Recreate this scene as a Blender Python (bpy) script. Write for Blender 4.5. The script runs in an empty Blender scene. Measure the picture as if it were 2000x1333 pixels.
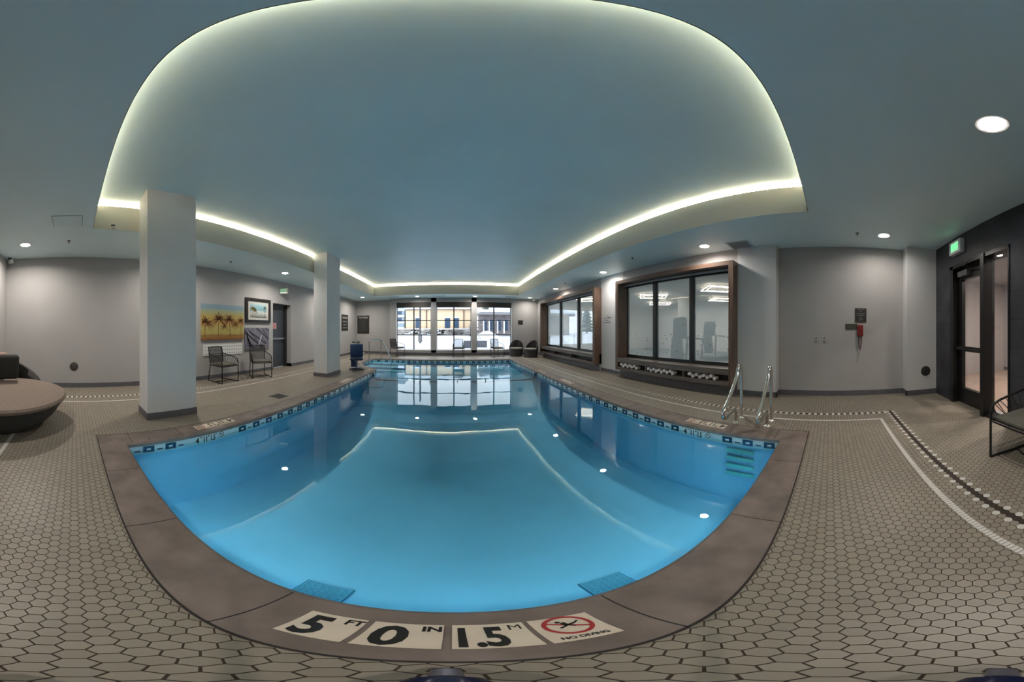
import bpy, bmesh, math, random
from math import sin, cos, pi, radians as R
from mathutils import Vector, Matrix
from mathutils.geometry import tessellate_polygon
random.seed(7)
S = bpy.context.scene
COL = S.collection
H = 1.3                      # lens height above the pool deck

# ------------------------------------------------------------------ camera
cd = bpy.data.cameras.new('camera')
cam = bpy.data.objects.new('camera', cd); COL.objects.link(cam)
cam.location = (0, 0, H); cam.rotation_euler = (R(90), 0, 0)
cd.type = 'PANO'; cd.clip_start = 0.02; cd.clip_end = 300
SX, SY, X0, Y0 = 8.2, 8.235, 883.3, 646.0      # pixels per degree, axis column, horizon row of the 2000x1333 panorama
pc = cd if hasattr(cd, 'panorama_type') else cd.cycles
pc.panorama_type = 'EQUIRECTANGULAR'
pc.longitude_min = R(-X0/SX); pc.longitude_max = R((2000-X0)/SX)
pc.latitude_min = R(-(1333-Y0)/SY); pc.latitude_max = R(Y0/SY)
S.camera = cam

# ------------------------------------------------------------------ world, exposure
W = bpy.data.worlds.new('overcast_sky'); S.world = W; W.use_nodes = True
wn = W.node_tree.nodes; wn['Background'].inputs[0].default_value = (0.80, 0.90, 1.0, 1); wn['Background'].inputs[1].default_value = 1.0
S.view_settings.view_transform = 'Standard'; S.view_settings.look = 'None'
S.view_settings.gamma = 1.0; S.view_settings.use_curve_mapping = False
S.view_settings.exposure = 1.5
cy = S.cycles
cy.max_bounces = 8; cy.diffuse_bounces = 5; cy.glossy_bounces = 4; cy.transmission_bounces = 6; cy.transparent_max_bounces = 12
cy.caustics_reflective = False; cy.caustics_refractive = False
cy.use_denoising = True; cy.sample_clamp_indirect = 6.0
P_DOWN, P_LED, P_POOL_FILL, P_GYM = 8.5, 30.0, 4.0, 85.0

def area(name, loc, rot, sx, sy, power, col, parent=None, shape='RECTANGLE', spread=180):
    l = bpy.data.lights.new(name, 'AREA'); l.shape = shape; l.size = sx
    if shape in ('RECTANGLE', 'ELLIPSE'): l.size_y = sy
    l.energy = power; l.color = col; l.spread = R(spread)
    o = bpy.data.objects.new(name, l); COL.objects.link(o); o.location = loc; o.rotation_euler = rot
    if parent: o.parent = parent
    return o

# added underwater lamps that brighten the water and ceiling (lamp housings are built with the pool)
ADDED_POOL_LAMPS = [-1.75, -.85, .05, .95, 1.85]

# ------------------------------------------------------------------ materials
MATS = {}
def mat(name, col, rough=.6, metal=0, noise=0, nscale=8, emit=None, estr=0, spec=None, bump=0, bscale=60):
    if name in MATS: return MATS[name]
    m = bpy.data.materials.new(name); m.use_nodes = True; n = m.node_tree; b = n.nodes['Principled BSDF']
    c = (*col, 1)
    b.inputs['Base Color'].default_value = c; b.inputs['Roughness'].default_value = rough; b.inputs['Metallic'].default_value = metal
    if spec is not None: b.inputs['Specular IOR Level'].default_value = spec
    if emit: b.inputs['Emission Color'].default_value = (*emit, 1); b.inputs['Emission Strength'].default_value = estr
    if noise or bump:
        tc = n.nodes.new('ShaderNodeTexCoord')
        if noise:
            t = n.nodes.new('ShaderNodeTexNoise'); t.inputs['Scale'].default_value = nscale; t.inputs['Detail'].default_value = 5
            n.links.new(tc.outputs['Object'], t.inputs['Vector'])
            r = n.nodes.new('ShaderNodeMapRange'); r.inputs[1].default_value = .3; r.inputs[2].default_value = .7
            r.inputs[3].default_value = 1-noise; r.inputs[4].default_value = 1+noise
            n.links.new(t.outputs[0], r.inputs[0])
            v = n.nodes.new('ShaderNodeVectorMath'); v.operation = 'SCALE'; v.inputs[0].default_value = col
            n.links.new(r.outputs[0], v.inputs['Scale']); n.links.new(v.outputs[0], b.inputs['Base Color'])
        if bump:
            t = n.nodes.new('ShaderNodeTexNoise'); t.inputs['Scale'].default_value = bscale
            n.links.new(tc.outputs['Object'], t.inputs['Vector'])
            bp = n.nodes.new('ShaderNodeBump'); bp.inputs['Strength'].default_value = bump; bp.inputs['Distance'].default_value = .01
            n.links.new(t.outputs[0], bp.inputs['Height']); n.links.new(bp.outputs[0], b.inputs['Normal'])
    MATS[name] = m; return m
def emis(name, col, s):
    if name in MATS: return MATS[name]
    m = bpy.data.materials.new(name); m.use_nodes = True; n = m.node_tree; n.nodes.clear()
    e = n.nodes.new('ShaderNodeEmission'); e.inputs[0].default_value = (*col, 1); e.inputs[1].default_value = s
    o = n.nodes.new('ShaderNodeOutputMaterial'); n.links.new(e.outputs[0], o.inputs[0]); MATS[name] = m; return m

wallp = mat('wall_paint', (.39, .38, .375), .75, noise=.03, nscale=1.5, bump=.05, bscale=250)
pillarp = mat('pool_lit_pillar_paint', (.60, .60, .605), .7, noise=.02, nscale=1.5)  # paler than wall_paint: pool light on the pillars is put into the colour
ceilp = mat('ceiling_paint', (.72, .90, .94), .45, noise=.03, nscale=1.2)
covep = mat('cove_paint', (.52, .50, .44), .55)
basem = mat('grey_baseboard_tile', (.105, .105, .118), .45, noise=.12, nscale=12)
blackm = mat('black_metal', (.012, .012, .013), .35, .2)
blackp = mat('black_plastic', (.015, .015, .016), .5)
frame_black = mat('black_window_frame', (.014, .017, .02), .35)
steel = mat('brushed_steel', (.62, .60, .56), .16, 1)
white = mat('white_plastic', (.75, .75, .74), .4)
white_paint = mat('white_trim', (.72, .73, .74), .45)
navy = mat('navy_tile', (.008, .045, .11), .15)
wtile = mat('white_glazed_tile', (.62, .78, .80), .15)
cream = mat('cream_marker_tile', (.62, .53, .43), .35, noise=.05, nscale=14)
ink = mat('black_print', (.012, .010, .009), .4)
redink = mat('red_print', (.35, .03, .03), .45)
stone = mat('brown_coping_stone', (.168, .132, .115), .55, noise=.28, nscale=5, bump=.15, bscale=90)
joint = mat('dark_joint', (.022, .018, .017), .8)
plaster = mat('pool_plaster', (.34, .72, .95), .8, noise=.05, nscale=1.3)
cush = mat('grey_cushion_fabric', (.105, .10, .082), .9, noise=.12, nscale=60, bump=.3, bscale=400)
rope = mat('charcoal_rope', (.03, .03, .032), .7)
wicker_c = (.022, .019, .018)

def wicker(name, col, sc=120):
    if name in MATS: return MATS[name]
    m = mat(name, col, .5); n = m.node_tree; b = n.nodes['Principled BSDF']
    tc = n.nodes.new('ShaderNodeTexCoord'); ck = n.nodes.new('ShaderNodeTexWave'); ck.wave_type = 'BANDS'; ck.bands_direction = 'Z'
    ck.inputs['Scale'].default_value = sc/6; n.links.new(tc.outputs['Object'], ck.inputs['Vector'])
    bp = n.nodes.new('ShaderNodeBump'); bp.inputs['Strength'].default_value = .8; bp.inputs['Distance'].default_value = .01
    n.links.new(ck.outputs[0], bp.inputs['Height']); n.links.new(bp.outputs[0], b.inputs['Normal'])
    r = n.nodes.new('ShaderNodeMapRange'); r.inputs[3].default_value = .6; r.inputs[4].default_value = 1.6
    n.links.new(ck.outputs[0], r.inputs[0]); v = n.nodes.new('ShaderNodeVectorMath'); v.operation = 'SCALE'; v.inputs[0].default_value = col
    n.links.new(r.outputs[0], v.inputs['Scale']); n.links.new(v.outputs[0], b.inputs['Base Color']); return m

def wood(name='walnut_veneer', axis='Z', c1=(.085, .05, .036), c2=(.17, .105, .075)):
    if name in MATS: return MATS[name]
    m = mat(name, c1, .42); n = m.node_tree; b = n.nodes['Principled BSDF']
    tc = n.nodes.new('ShaderNodeTexCoord'); mp = n.nodes.new('ShaderNodeMapping')
    mp.inputs['Scale'].default_value = {'Z': (24, 24, 1.1), 'Y': (24, 1.1, 24), 'X': (1.1, 24, 24)}[axis]
    t = n.nodes.new('ShaderNodeTexNoise'); t.inputs['Scale'].default_value = 1.4; t.inputs['Detail'].default_value = 6
    cr = n.nodes.new('ShaderNodeValToRGB'); cr.color_ramp.elements[0].color = (*c1, 1); cr.color_ramp.elements[1].color = (*c2, 1)
    cr.color_ramp.elements[0].position = .35; cr.color_ramp.elements[1].position = .65
    n.links.new(tc.outputs['Object'], mp.inputs[0]); n.links.new(mp.outputs[0], t.inputs['Vector']); n.links.new(t.outputs[0], cr.inputs[0]); n.links.new(cr.outputs[0], b.inputs['Base Color'])
    return m
woodz = wood(); woody = wood('walnut_veneer_long', 'Y')
woodg = wood('grey_brown_bench_laminate', 'Y', (.10, .085, .078), (.17, .145, .13))

def slate():
    m = mat('dark_slate_wall_tile', (.035, .036, .042), .5); n = m.node_tree; b = n.nodes['Principled BSDF']
    tc = n.nodes.new('ShaderNodeTexCoord'); mp = n.nodes.new('ShaderNodeMapping'); mp.inputs['Rotation'].default_value = (R(90), 0, 0)
    br = n.nodes.new('ShaderNodeTexBrick'); br.inputs['Scale'].default_value = 1
    br.inputs['Brick Width'].default_value = 1.2; br.inputs['Row Height'].default_value = .36; br.inputs['Mortar Size'].default_value = .004
    br.inputs['Color1'].default_value = (.026, .027, .034, 1); br.inputs['Color2'].default_value = (.038, .039, .047, 1); br.inputs['Mortar'].default_value = (.010, .010, .013, 1)
    nz = n.nodes.new('ShaderNodeTexNoise'); nz.inputs['Scale'].default_value = 3; nz.inputs['Detail'].default_value = 8
    mx = n.nodes.new('ShaderNodeMix'); mx.data_type = 'RGBA'; mx.blend_type = 'MULTIPLY'; mx.inputs[0].default_value = 1
    r = n.nodes.new('ShaderNodeMapRange'); r.inputs[1].default_value = .3; r.inputs[2].default_value = .7; r.inputs[3].default_value = .7; r.inputs[4].default_value = 1.45
    n.links.new(tc.outputs['Object'], mp.inputs[0]); n.links.new(mp.outputs[0], br.inputs[0]); n.links.new(tc.outputs['Object'], nz.inputs['Vector'])
    n.links.new(nz.outputs[0], r.inputs[0]); n.links.new(br.outputs[0], mx.inputs[6]); n.links.new(r.outputs[0], mx.inputs[7]); n.links.new(mx.outputs[2], b.inputs['Base Color'])
    return m

def hexfloor():
    """two-inch hexagon tile with the white band and the black-and-white hexagon border"""
    m = bpy.data.materials.new('hexagon_floor_tile'); m.use_nodes = True; N = m.node_tree; L = N.links; b = N.nodes['Principled BSDF']
    w = .0508; rt3 = math.sqrt(3)
    def new(t): return N.nodes.new(t)
    def vm(op, a, b_=None, c=None):
        n = new('ShaderNodeVectorMath'); n.operation = op
        for i, q in enumerate((a, b_, c)):
            if q is None: continue
            if isinstance(q, (tuple, list)): n.inputs[i].default_value = q
            else: L.new(q, n.inputs[i])
        return n.outputs['Value'] if op in ('DOT_PRODUCT', 'LENGTH', 'DISTANCE') else n.outputs[0]
    def ma(op, a, b_=None, c=None):
        n = new('ShaderNodeMath'); n.operation = op
        for i, q in enumerate((a, b_, c)):
            if q is None: continue
            if isinstance(q, (int, float)): n.inputs[i].default_value = q
            else: L.new(q, n.inputs[i])
        return n.outputs[0]
    tc = new('ShaderNodeTexCoord')
    p = vm('MULTIPLY', tc.outputs['Object'], (1/w, 1/w, 0))
    p = vm('ADD', p, (400.0, 400*rt3, 0))
    r_ = (1, rt3, 1); hr = (.5, rt3/2, .5)
    a = vm('SUBTRACT', vm('MODULO', p, r_), (.5, rt3/2, 0))
    q = vm('SUBTRACT', vm('MODULO', vm('SUBTRACT', p, (.5, rt3/2, 0)), r_), (.5, rt3/2, 0))
    less = ma('LESS_THAN', vm('LENGTH', a), vm('LENGTH', q))
    mx = new('ShaderNodeMix'); mx.data_type = 'VECTOR'; L.new(less, mx.inputs[0]); L.new(q, mx.inputs[4]); L.new(a, mx.inputs[5]); gv = mx.outputs[1]
    idv = vm('SUBTRACT', vm('SUBTRACT', p, gv), (400.0, 400*rt3, 0))
    ab = vm('ABSOLUTE', gv)
    sep = new('ShaderNodeSeparateXYZ'); L.new(ab, sep.inputs[0])
    hd = ma('MAXIMUM', sep.outputs[0], vm('DOT_PRODUCT', ab, (.5, rt3/2, 0)))
    grout = ma('GREATER_THAN', hd, .462)
    si = new('ShaderNodeSeparateXYZ'); L.new(idv, si.inputs[0])
    # integer column / row
    col2 = ma('ROUND', ma('MULTIPLY', si.outputs[0], 2)); row = ma('ROUND', ma('DIVIDE', si.outputs[1], rt3/2))
    xr = ma('MULTIPLY', col2, .5*w); yr = ma('MULTIPLY', row, rt3/2*w)
    def near(v, c, tol): return ma('COMPARE', v, c, tol)
    def AND(*a):
        r = a[0]
        for x in a[1:]: r = ma('MULTIPLY', r, x)
        return r
    def OR(*a):
        r = a[0]
        for x in a[1:]: r = ma('MAXIMUM', r, x)
        return r
    YB = round(-.915/(rt3/2*w))*(rt3/2*w); YF = round(11.75/(rt3/2*w))*(rt3/2*w)
    XR = round(3.60/w)*w; XL = round(-4.62/w)*w
    inx = AND(ma('GREATER_THAN', xr, XL-.04), ma('LESS_THAN', xr, XR+.04)); iny = AND(ma('GREATER_THAN', yr, YB-.05), ma('LESS_THAN', yr, YF+.05))
    rh = rt3/2*w
    blackx = AND(OR(near(yr, YB, .01), near(yr, YF, .01)), inx)
    par = ma('MODULO', ma('ADD', ma('FLOOR', ma('MULTIPLY', ma('ADD', col2, 4000), .5)), 0), 2)
    whitex = AND(OR(near(yr, YB-rh, .01), near(yr, YB+rh, .01), near(yr, YF-rh, .01), near(yr, YF+rh, .01)), inx, par)
    rpar = ma('MODULO', ma('ADD', row, 4000), 2)
    blacky = AND(OR(near(xr, XR, .012), near(xr, XL, .012)), near(ma('MODULO', rpar, 2), 0, .1), iny)
    blacky2 = AND(OR(near(xr, XR, .03), near(xr, XL, .03)), ma('LESS_THAN', rpar, .5), iny)
    whitey = AND(OR(near(xr, XR, .03), near(xr, XL, .03)), ma('GREATER_THAN', rpar, .5), iny)
    wn_ = new('ShaderNodeTexWhiteNoise'); wn_.noise_dimensions = '2D'; L.new(vm('MULTIPLY', idv, (2, 1.1547, 0)), wn_.inputs['Vector'])
    big = new('ShaderNodeTexNoise'); big.inputs['Scale'].default_value = .9; L.new(tc.outputs['Object'], big.inputs['Vector'])
    br = ma('ADD', ma('MULTIPLY', wn_.outputs['Value'], .16), ma('MULTIPLY', big.outputs[0], .2)); br = ma('ADD', br, .82)
    tile = vm('SCALE', (.245, .215, .172)); N.links.new(br, tile.node.inputs['Scale'])
    def mixc(f, a, bcol):
        n = new('ShaderNodeMix'); n.data_type = 'RGBA'; L.new(f, n.inputs[0])
        if isinstance(a, tuple): n.inputs[6].default_value = a
        else: L.new(a, n.inputs[6])
        n.inputs[7].default_value = bcol; return n.outputs[2]
    c = mixc(whitey, tile, (.56, .54, .50, 1)); c = mixc(blacky2, c, (.035, .026, .020, 1))
    c = mixc(whitex, c, (.56, .54, .50, 1)); c = mixc(blackx, c, (.035, .026, .020, 1)); c = mixc(grout, c, (.040, .027, .018, 1))
    # white ladder band
    so = new('ShaderNodeSeparateXYZ'); L.new(tc.outputs['Object'], so.inputs[0]); x, y = so.outputs[0], so.outputs[1]
    XL2, XR2, YN2, YF2, hw = -4.29, 3.33, -.715, 11.45, .021
    inX = AND(ma('GREATER_THAN', x, XL2-hw), ma('LESS_THAN', x, XR2+hw)); inY = AND(ma('GREATER_THAN', y, YN2-hw), ma('LESS_THAN', y, YF2+hw))
    b1 = AND(OR(near(y, YN2, hw), near(y, YF2, hw)), inX); b2 = AND(OR(near(x, XL2, hw), near(x, XR2, hw)), inY)
    c = mixc(OR(b1, b2), c, (.60, .58, .55, 1))
    jx = AND(b1, ma('LESS_THAN', ma('MODULO', ma('ADD', x, 20), .0254), .004)); jy = AND(b2, ma('LESS_THAN', ma('MODULO', ma('ADD', y, 20), .0254), .004))
    c = mixc(OR(jx, jy), c, (.12, .09, .07, 1))
    L.new(c, b.inputs['Base Color'])
    rg = new('ShaderNodeMapRange'); L.new(grout, rg.inputs[0]); rg.inputs[3].default_value = .42; rg.inputs[4].default_value = .9; L.new(rg.outputs[0], b.inputs['Roughness'])
    return m

def water_mat():
    m = bpy.data.materials.new('pool_water'); m.use_nodes = True; N = m.node_tree; N.nodes.clear(); L = N.links
    o = N.nodes.new('ShaderNodeOutputMaterial'); mx = N.nodes.new('ShaderNodeMixShader')
    t = N.nodes.new('ShaderNodeBsdfTransparent'); t.inputs[0].default_value = (.70, .92, .98, 1)
    g = N.nodes.new('ShaderNodeBsdfGlossy'); g.inputs[0].default_value = (.95, 1, 1, 1); g.inputs['Roughness'].default_value = .012
    f = N.nodes.new('ShaderNodeFresnel'); f.inputs[0].default_value = 1.36
    tc = N.nodes.new('ShaderNodeTexCoord'); nz = N.nodes.new('ShaderNodeTexNoise'); nz.inputs['Scale'].default_value = 1.6; nz.inputs['Detail'].default_value = 2
    bp = N.nodes.new('ShaderNodeBump'); bp.inputs['Strength'].default_value = .10; bp.inputs['Distance'].default_value = .02
    L.new(tc.outputs['Object'], nz.inputs['Vector']); L.new(nz.outputs[0], bp.inputs['Height']); L.new(bp.outputs[0], g.inputs['Normal']); L.new(bp.outputs[0], f.inputs['Normal'])
    L.new(f.outputs[0], mx.inputs[0]); L.new(t.outputs[0], mx.inputs[1]); L.new(g.outputs[0], mx.inputs[2]); L.new(mx.outputs[0], o.inputs[0]); return m

def pane_mat(name, haze, col=(.80, .86, .88), refl=1.45):
    if name in MATS: return MATS[name]
    m = bpy.data.materials.new(name); m.use_nodes = True; N = m.node_tree; N.nodes.clear(); L = N.links
    o = N.nodes.new('ShaderNodeOutputMaterial'); t = N.nodes.new('ShaderNodeBsdfTransparent'); g = N.nodes.new('ShaderNodeBsdfGlossy'); g.inputs['Roughness'].default_value = .03
    f = N.nodes.new('ShaderNodeFresnel'); ge = N.nodes.new('ShaderNodeNewGeometry'); mr = N.nodes.new('ShaderNodeMapRange'); mr.inputs[3].default_value = refl; mr.inputs[4].default_value = 1/refl
    L.new(ge.outputs['Backfacing'], mr.inputs[0]); L.new(mr.outputs[0], f.inputs[0])
    mx = N.nodes.new('ShaderNodeMixShader'); L.new(f.outputs[0], mx.inputs[0]); L.new(g.outputs[0], mx.inputs[2]); L.new(mx.outputs[0], o.inputs[0])
    if haze:
        d = N.nodes.new('ShaderNodeBsdfDiffuse'); d.inputs[0].default_value = (*col, 1); tl = N.nodes.new('ShaderNodeBsdfTranslucent'); tl.inputs[0].default_value = (*col, 1)
        a = N.nodes.new('ShaderNodeAddShader'); h = N.nodes.new('ShaderNodeMixShader'); dm = N.nodes.new('ShaderNodeMixShader'); dm.inputs[0].default_value = .5
        L.new(d.outputs[0], dm.inputs[1]); L.new(tl.outputs[0], dm.inputs[2]); N.nodes.remove(a)
        h.inputs[0].default_value = haze; L.new(t.outputs[0], h.inputs[1]); L.new(dm.outputs[0], h.inputs[2]); L.new(h.outputs[0], mx.inputs[1])
    else: L.new(t.outputs[0], mx.inputs[1])
    MATS[name] = m; return m
clear_glass = pane_mat('clear_glass', 0); fog_glass = pane_mat('fogged_glass', .42, (.68, .80, .86))

# ------------------------------------------------------------------ mesh builder
class MB:
    def __init__(s): s.v = []; s.f = []; s.m = []; s.sm = []
    def add(s, vs, fs, mi=0, smooth=False):
        o = len(s.v); s.v += [tuple(v) for v in vs]
        for f in fs: s.f.append([i+o for i in f]); s.m.append(mi); s.sm.append(smooth)
        return s
    def box(s, x0, x1, y0, y1, z0, z1, mi=0):
        vs = [(x, y, z) for z in (z0, z1) for y in (y0, y1) for x in (x0, x1)]
        return s.add(vs, [(0, 2, 3, 1), (4, 5, 7, 6), (0, 1, 5, 4), (2, 6, 7, 3), (0, 4, 6, 2), (1, 3, 7, 5)], mi)
    def obox(s, c, size, rz=0, rx=0, ry=0, mi=0):
        M = Matrix.Translation(c) @ Matrix.Rotation(rz, 4, 'Z') @ Matrix.Rotation(rx, 4, 'X') @ Matrix.Rotation(ry, 4, 'Y')
        a, b, d = size[0]/2, size[1]/2, size[2]/2
        vs = [M @ Vector((x, y, z)) for z in (-d, d) for y in (-b, b) for x in (-a, a)]
        return s.add(vs, [(0, 2, 3, 1), (4, 5, 7, 6), (0, 1, 5, 4), (2, 6, 7, 3), (0, 4, 6, 2), (1, 3, 7, 5)], mi)
    def quad(s, a, b, c, d, mi=0): return s.add([a, b, c, d], [(0, 1, 2, 3)], mi)
    def tube(s, pts, r, n=8, closed=False, mi=0):
        pts = [Vector(p) for p in pts]; k = len(pts); rings = []; up = None
        for i, p in enumerate(pts):
            a = pts[(i-1) % k] if (closed or i > 0) else p; b = pts[(i+1) % k] if (closed or i < k-1) else p
            t = (b-a).normalized()
            if up is None: up = Vector((0, 0, 1)) if abs(t.z) < .9 else Vector((0, 1, 0))
            x = t.cross(up); x = x.normalized() if x.length > 1e-6 else t.orthogonal().normalized(); up = x.cross(t).normalized()
            rr = r[i] if isinstance(r, (list, tuple)) else r
            rings.append([p+(x*cos(2*pi*j/n)+up*sin(2*pi*j/n))*rr for j in range(n)])
        vs = [v for q in rings for v in q]; fs = []
        for i in range(k if closed else k-1):
            for j in range(n):
                a, b = i*n, ((i+1) % k)*n
                fs.append((a+j, a+(j+1) % n, b+(j+1) % n, b+j))
        if not closed: fs += [tuple(range(n))[::-1], tuple(range((k-1)*n, k*n))]
        return s.add(vs, fs, mi, True)
    def lathe(s, prof, c=(0, 0, 0), n=32, mi=0, axis='Z', a0=0, a1=2*pi):
        full = abs(a1-a0-2*pi) < 1e-6; vs = []; fs = []; m = len(prof); k = n if full else n+1
        for i in range(k):
            a = a0+(a1-a0)*i/n
            for r, z in prof:
                p = (r*cos(a), r*sin(a), z)
                if axis == 'X': p = (z, r*cos(a), r*sin(a))
                if axis == 'Y': p = (r*cos(a), z, -r*sin(a))
                vs.append((c[0]+p[0], c[1]+p[1], c[2]+p[2]))
        for i in range(n):
            for j in range(m-1):
                a, b = i*m+j, ((i+1) % k)*m+j
                fs.append((a, b, b+1, a+1))
        return s.add(vs, fs, mi, True)
    def cyl(s, c, r, z0, z1, n=24, mi=0, axis='Z'): return s.lathe([(0, z0), (r, z0), (r, z1), (0, z1)], c, n, mi, axis)
    def prism(s, poly, z0, z1, mi=0):
        n = len(poly); vs = [(x, y, z0) for x, y in poly]+[(x, y, z1) for x, y in poly]
        return s.add(vs, [tuple(range(n))[::-1], tuple(range(n, 2*n))]+[(i, (i+1) % n, n+(i+1) % n, n+i) for i in range(n)], mi)
    def rbox(s, c, size, r=.02, rz=0, rx=0, seg=3, mi=0, puff=0):
        bm = bmesh.new(); bmesh.ops.create_cube(bm, size=1)
        for v in bm.verts: v.co = Vector((v.co.x*size[0], v.co.y*size[1], v.co.z*size[2]))
        bmesh.ops.bevel(bm, geom=bm.edges[:]+bm.verts[:], offset=min(r, min(size)*.49), segments=seg, affect='EDGES', profile=.5)
        if puff:
            for v in bm.verts:
                k = (1-(2*v.co.x/size[0])**2)*(1-(2*v.co.y/size[1])**2); v.co.z += puff*max(k, 0)*(1 if v.co.z > 0 else -.3)
        M = Matrix.Translation(c) @ Matrix.Rotation(rz, 4, 'Z') @ Matrix.Rotation(rx, 4, 'X')
        bm.verts.index_update(); s.add([M @ v.co for v in bm.verts], [tuple(v.index for v in f.verts) for f in bm.faces], mi, True); bm.free(); return s
    def build(s, name, mats, parent=None, world=False):
        off = parent.location if (parent is not None and world) else Vector((0, 0, 0))
        me = bpy.data.meshes.new(name); me.from_pydata([tuple(Vector(v)-off) for v in s.v], [], s.f)
        for m in (mats if isinstance(mats, (list, tuple)) else [mats]): me.materials.append(m)
        me.polygons.foreach_set('material_index', s.m); me.polygons.foreach_set('use_smooth', s.sm); me.update()
        try: me.set_sharp_from_angle(angle=R(40))
        except Exception: pass
        o = bpy.data.objects.new(name, me); COL.objects.link(o)
        if parent: o.parent = parent
        return o

def tag(o, label=None, cat=None, group=None, kind=None):
    if label: o['label'] = label
    if cat: o['category'] = cat
    if group: o['group'] = group
    if kind: o['kind'] = kind
    return o
def thing(name, label, cat, loc=(0, 0, 0), rz=0, group=None):
    o = bpy.data.objects.new(name, None); COL.objects.link(o); o.location = loc; o.rotation_euler = (0, 0, rz); o.empty_display_size = .1
    return tag(o, label, cat, group)
def struct(name, mb, mats, parent=None, label=None):
    o = mb.build(name, mats, parent)
    if not parent: o['kind'] = 'structure'
    if label: o['label'] = label
    return o
def dup(root, loc, rz=None, label=None, group=None):
    def rec(o, par):
        c = o.copy(); COL.objects.link(c)
        if par: c.parent = par
        for ch in list(o.children): rec(ch, c)
        return c
    c = rec(root, None); c.location = loc
    if rz is not None: c.rotation_euler = (0, 0, rz)
    if label: c['label'] = label
    if group: c['group'] = group
    return c
def text(name, s, size, m, parent=None, M=None, align='CENTER', ext=.0006, bold=0, sx=1, space=1):
    cu = bpy.data.curves.new('t', 'FONT'); cu.body = s; cu.size = size; cu.align_x = align; cu.align_y = 'CENTER'; cu.extrude = ext; cu.offset = bold; cu.space_character = space; cu.resolution_u = 3
    to = bpy.data.objects.new('t', cu); COL.objects.link(to)
    me = bpy.data.meshes.new_from_object(to.evaluated_get(bpy.context.evaluated_depsgraph_get()))
    bpy.data.objects.remove(to); bpy.data.curves.remove(cu)
    if sx != 1: me.transform(Matrix.Diagonal((sx, 1, 1, 1)))
    if M: me.transform(M)
    me.materials.clear(); me.materials.append(m); o = bpy.data.objects.new(name, me); COL.objects.link(o)
    if parent: o.parent = parent
    return o
def frame(o, rt, up):           # matrix for flat artwork: local x -> rt, local y -> up
    rt = Vector(rt).normalized(); up = Vector(up).normalized(); n = rt.cross(up)
    M = Matrix.Identity(4)
    for i in range(3): M[i][0] = rt[i]; M[i][1] = up[i]; M[i][2] = n[i]; M[i][3] = o[i]
    return M
ONX_L = ((0, 1, 0), (0, 0, 1))       # on the left wall, seen from inside (+x): right is +y
ONX_R = ((0, -1, 0), (0, 0, 1))      # on the right wall, seen from inside (-x): right is -y
ONY_F = ((1, 0, 0), (0, 0, 1))       # on the far wall

# ================================================================== SETTING
ZS, ZF, ZC = 3.0, 3.46, 3.53          # soffit, top of the cove face, raised ceiling
CX0, CX1, CY0, CY1 = -3.78, 3.16, .288, 11.2
PIN = [(-2.5, .54), (2.63, .54), (2.63, 10.6), (-3.25, 10.6), (-3.55, 10.38), (-3.66, 9.8), (-3.55, 8.95), (-3.2, 8.3), (-2.5, 7.62)]
def offset(poly, d):
    out = []; n = len(poly)
    for i in range(n):
        a, b, c = Vector(poly[i-1]), Vector(poly[i]), Vector(poly[(i+1) % n])
        e1 = (b-a).normalized(); e2 = (c-b).normalized(); n1 = Vector((e1.y, -e1.x)); n2 = Vector((e2.y, -e2.x))
        k = (n1+n2); k = k/(k.length_squared/2); out.append(tuple(b+k*d))
    return out
POUT = offset(PIN, .283)
FLOORHEX = hexfloor()
# floor with the pool opening
outer = [(-5.7, -2.35), (4.9, -2.35), (4.9, 12.95), (-5.7, 12.95)]
pts = [Vector((x, y, 0)) for x, y in outer+POUT]
tris = tessellate_polygon([[Vector((x, y, 0)) for x, y in outer], [Vector((x, y, 0)) for x, y in POUT]])
fm = MB(); fm.add(pts, [t if (pts[t[1]]-pts[t[0]]).cross(pts[t[2]]-pts[t[0]]).z > 0 else t[::-1] for t in tris]); struct('floor', fm, FLOORHEX)

# coping ring with butt joints
cm = MB(); n = len(PIN); zt = .006
for i in range(n):
    j = (i+1) % n; a, b = PIN[i], PIN[j]; c, d = POUT[j], POUT[i]
    b0 = offset(PIN, -.018)
    cm.quad((*d, zt), (*c, zt), (*b, zt), (*a, zt)); cm.quad((*a, zt), (*b, zt), (*b0[j], zt-.014), (*b0[i], zt-.014))
    cm.quad((*b0[i], zt-.014), (*b0[j], zt-.014), (*b0[j], -.045), (*b0[i], -.045), 0); cm.quad((*b0[i], -.045), (*b0[j], -.045), (*offset(PIN, .05)[j], -.045), (*offset(PIN, .05)[i], -.045), 1)
    cm.quad((*d, -.01), (*c, -.01), (*c, zt), (*d, zt), 1)
def jt(p, q, w=.006):
    p, q = Vector(p), Vector(q); e = (q-p).normalized(); nn = Vector((-e.y, e.x))*w/2
    cm.quad((*(p-nn), zt+.0006), (*(q-nn), zt+.0006), (*(q+nn), zt+.0006), (*(p+nn), zt+.0006), 1)
for x in (-1.95, -1.2, -.42, .385, 1.25, 2.12): jt((x, .257), (x, .54))
jt((-2.62, .825), (-2.5, .825)); 
for y in (.62, 1.22, 2.12, 2.95, 3.8, 4.6, 5.15, 5.95, 6.8): jt((-2.785, y), (-2.5, y)); jt((2.913, y), (2.63, y))
for y in (7.6, 8.4, 9.2, 10.0): jt((2.913, y), (2.63, y))
for x in (-2.4, -1.6, -.8, 0, .8, 1.6, 2.4): jt((x, 10.6), (x, 10.88))
for i in range(n): # dark joint at outer edge
    a, b = POUT[i], POUT[(i+1) % n]; jt(a, b, .01)
struct('pool_coping', cm, [stone, joint]); bpy.data.objects['pool_coping']['label'] = 'brown stone coping around the pool edge'

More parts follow.
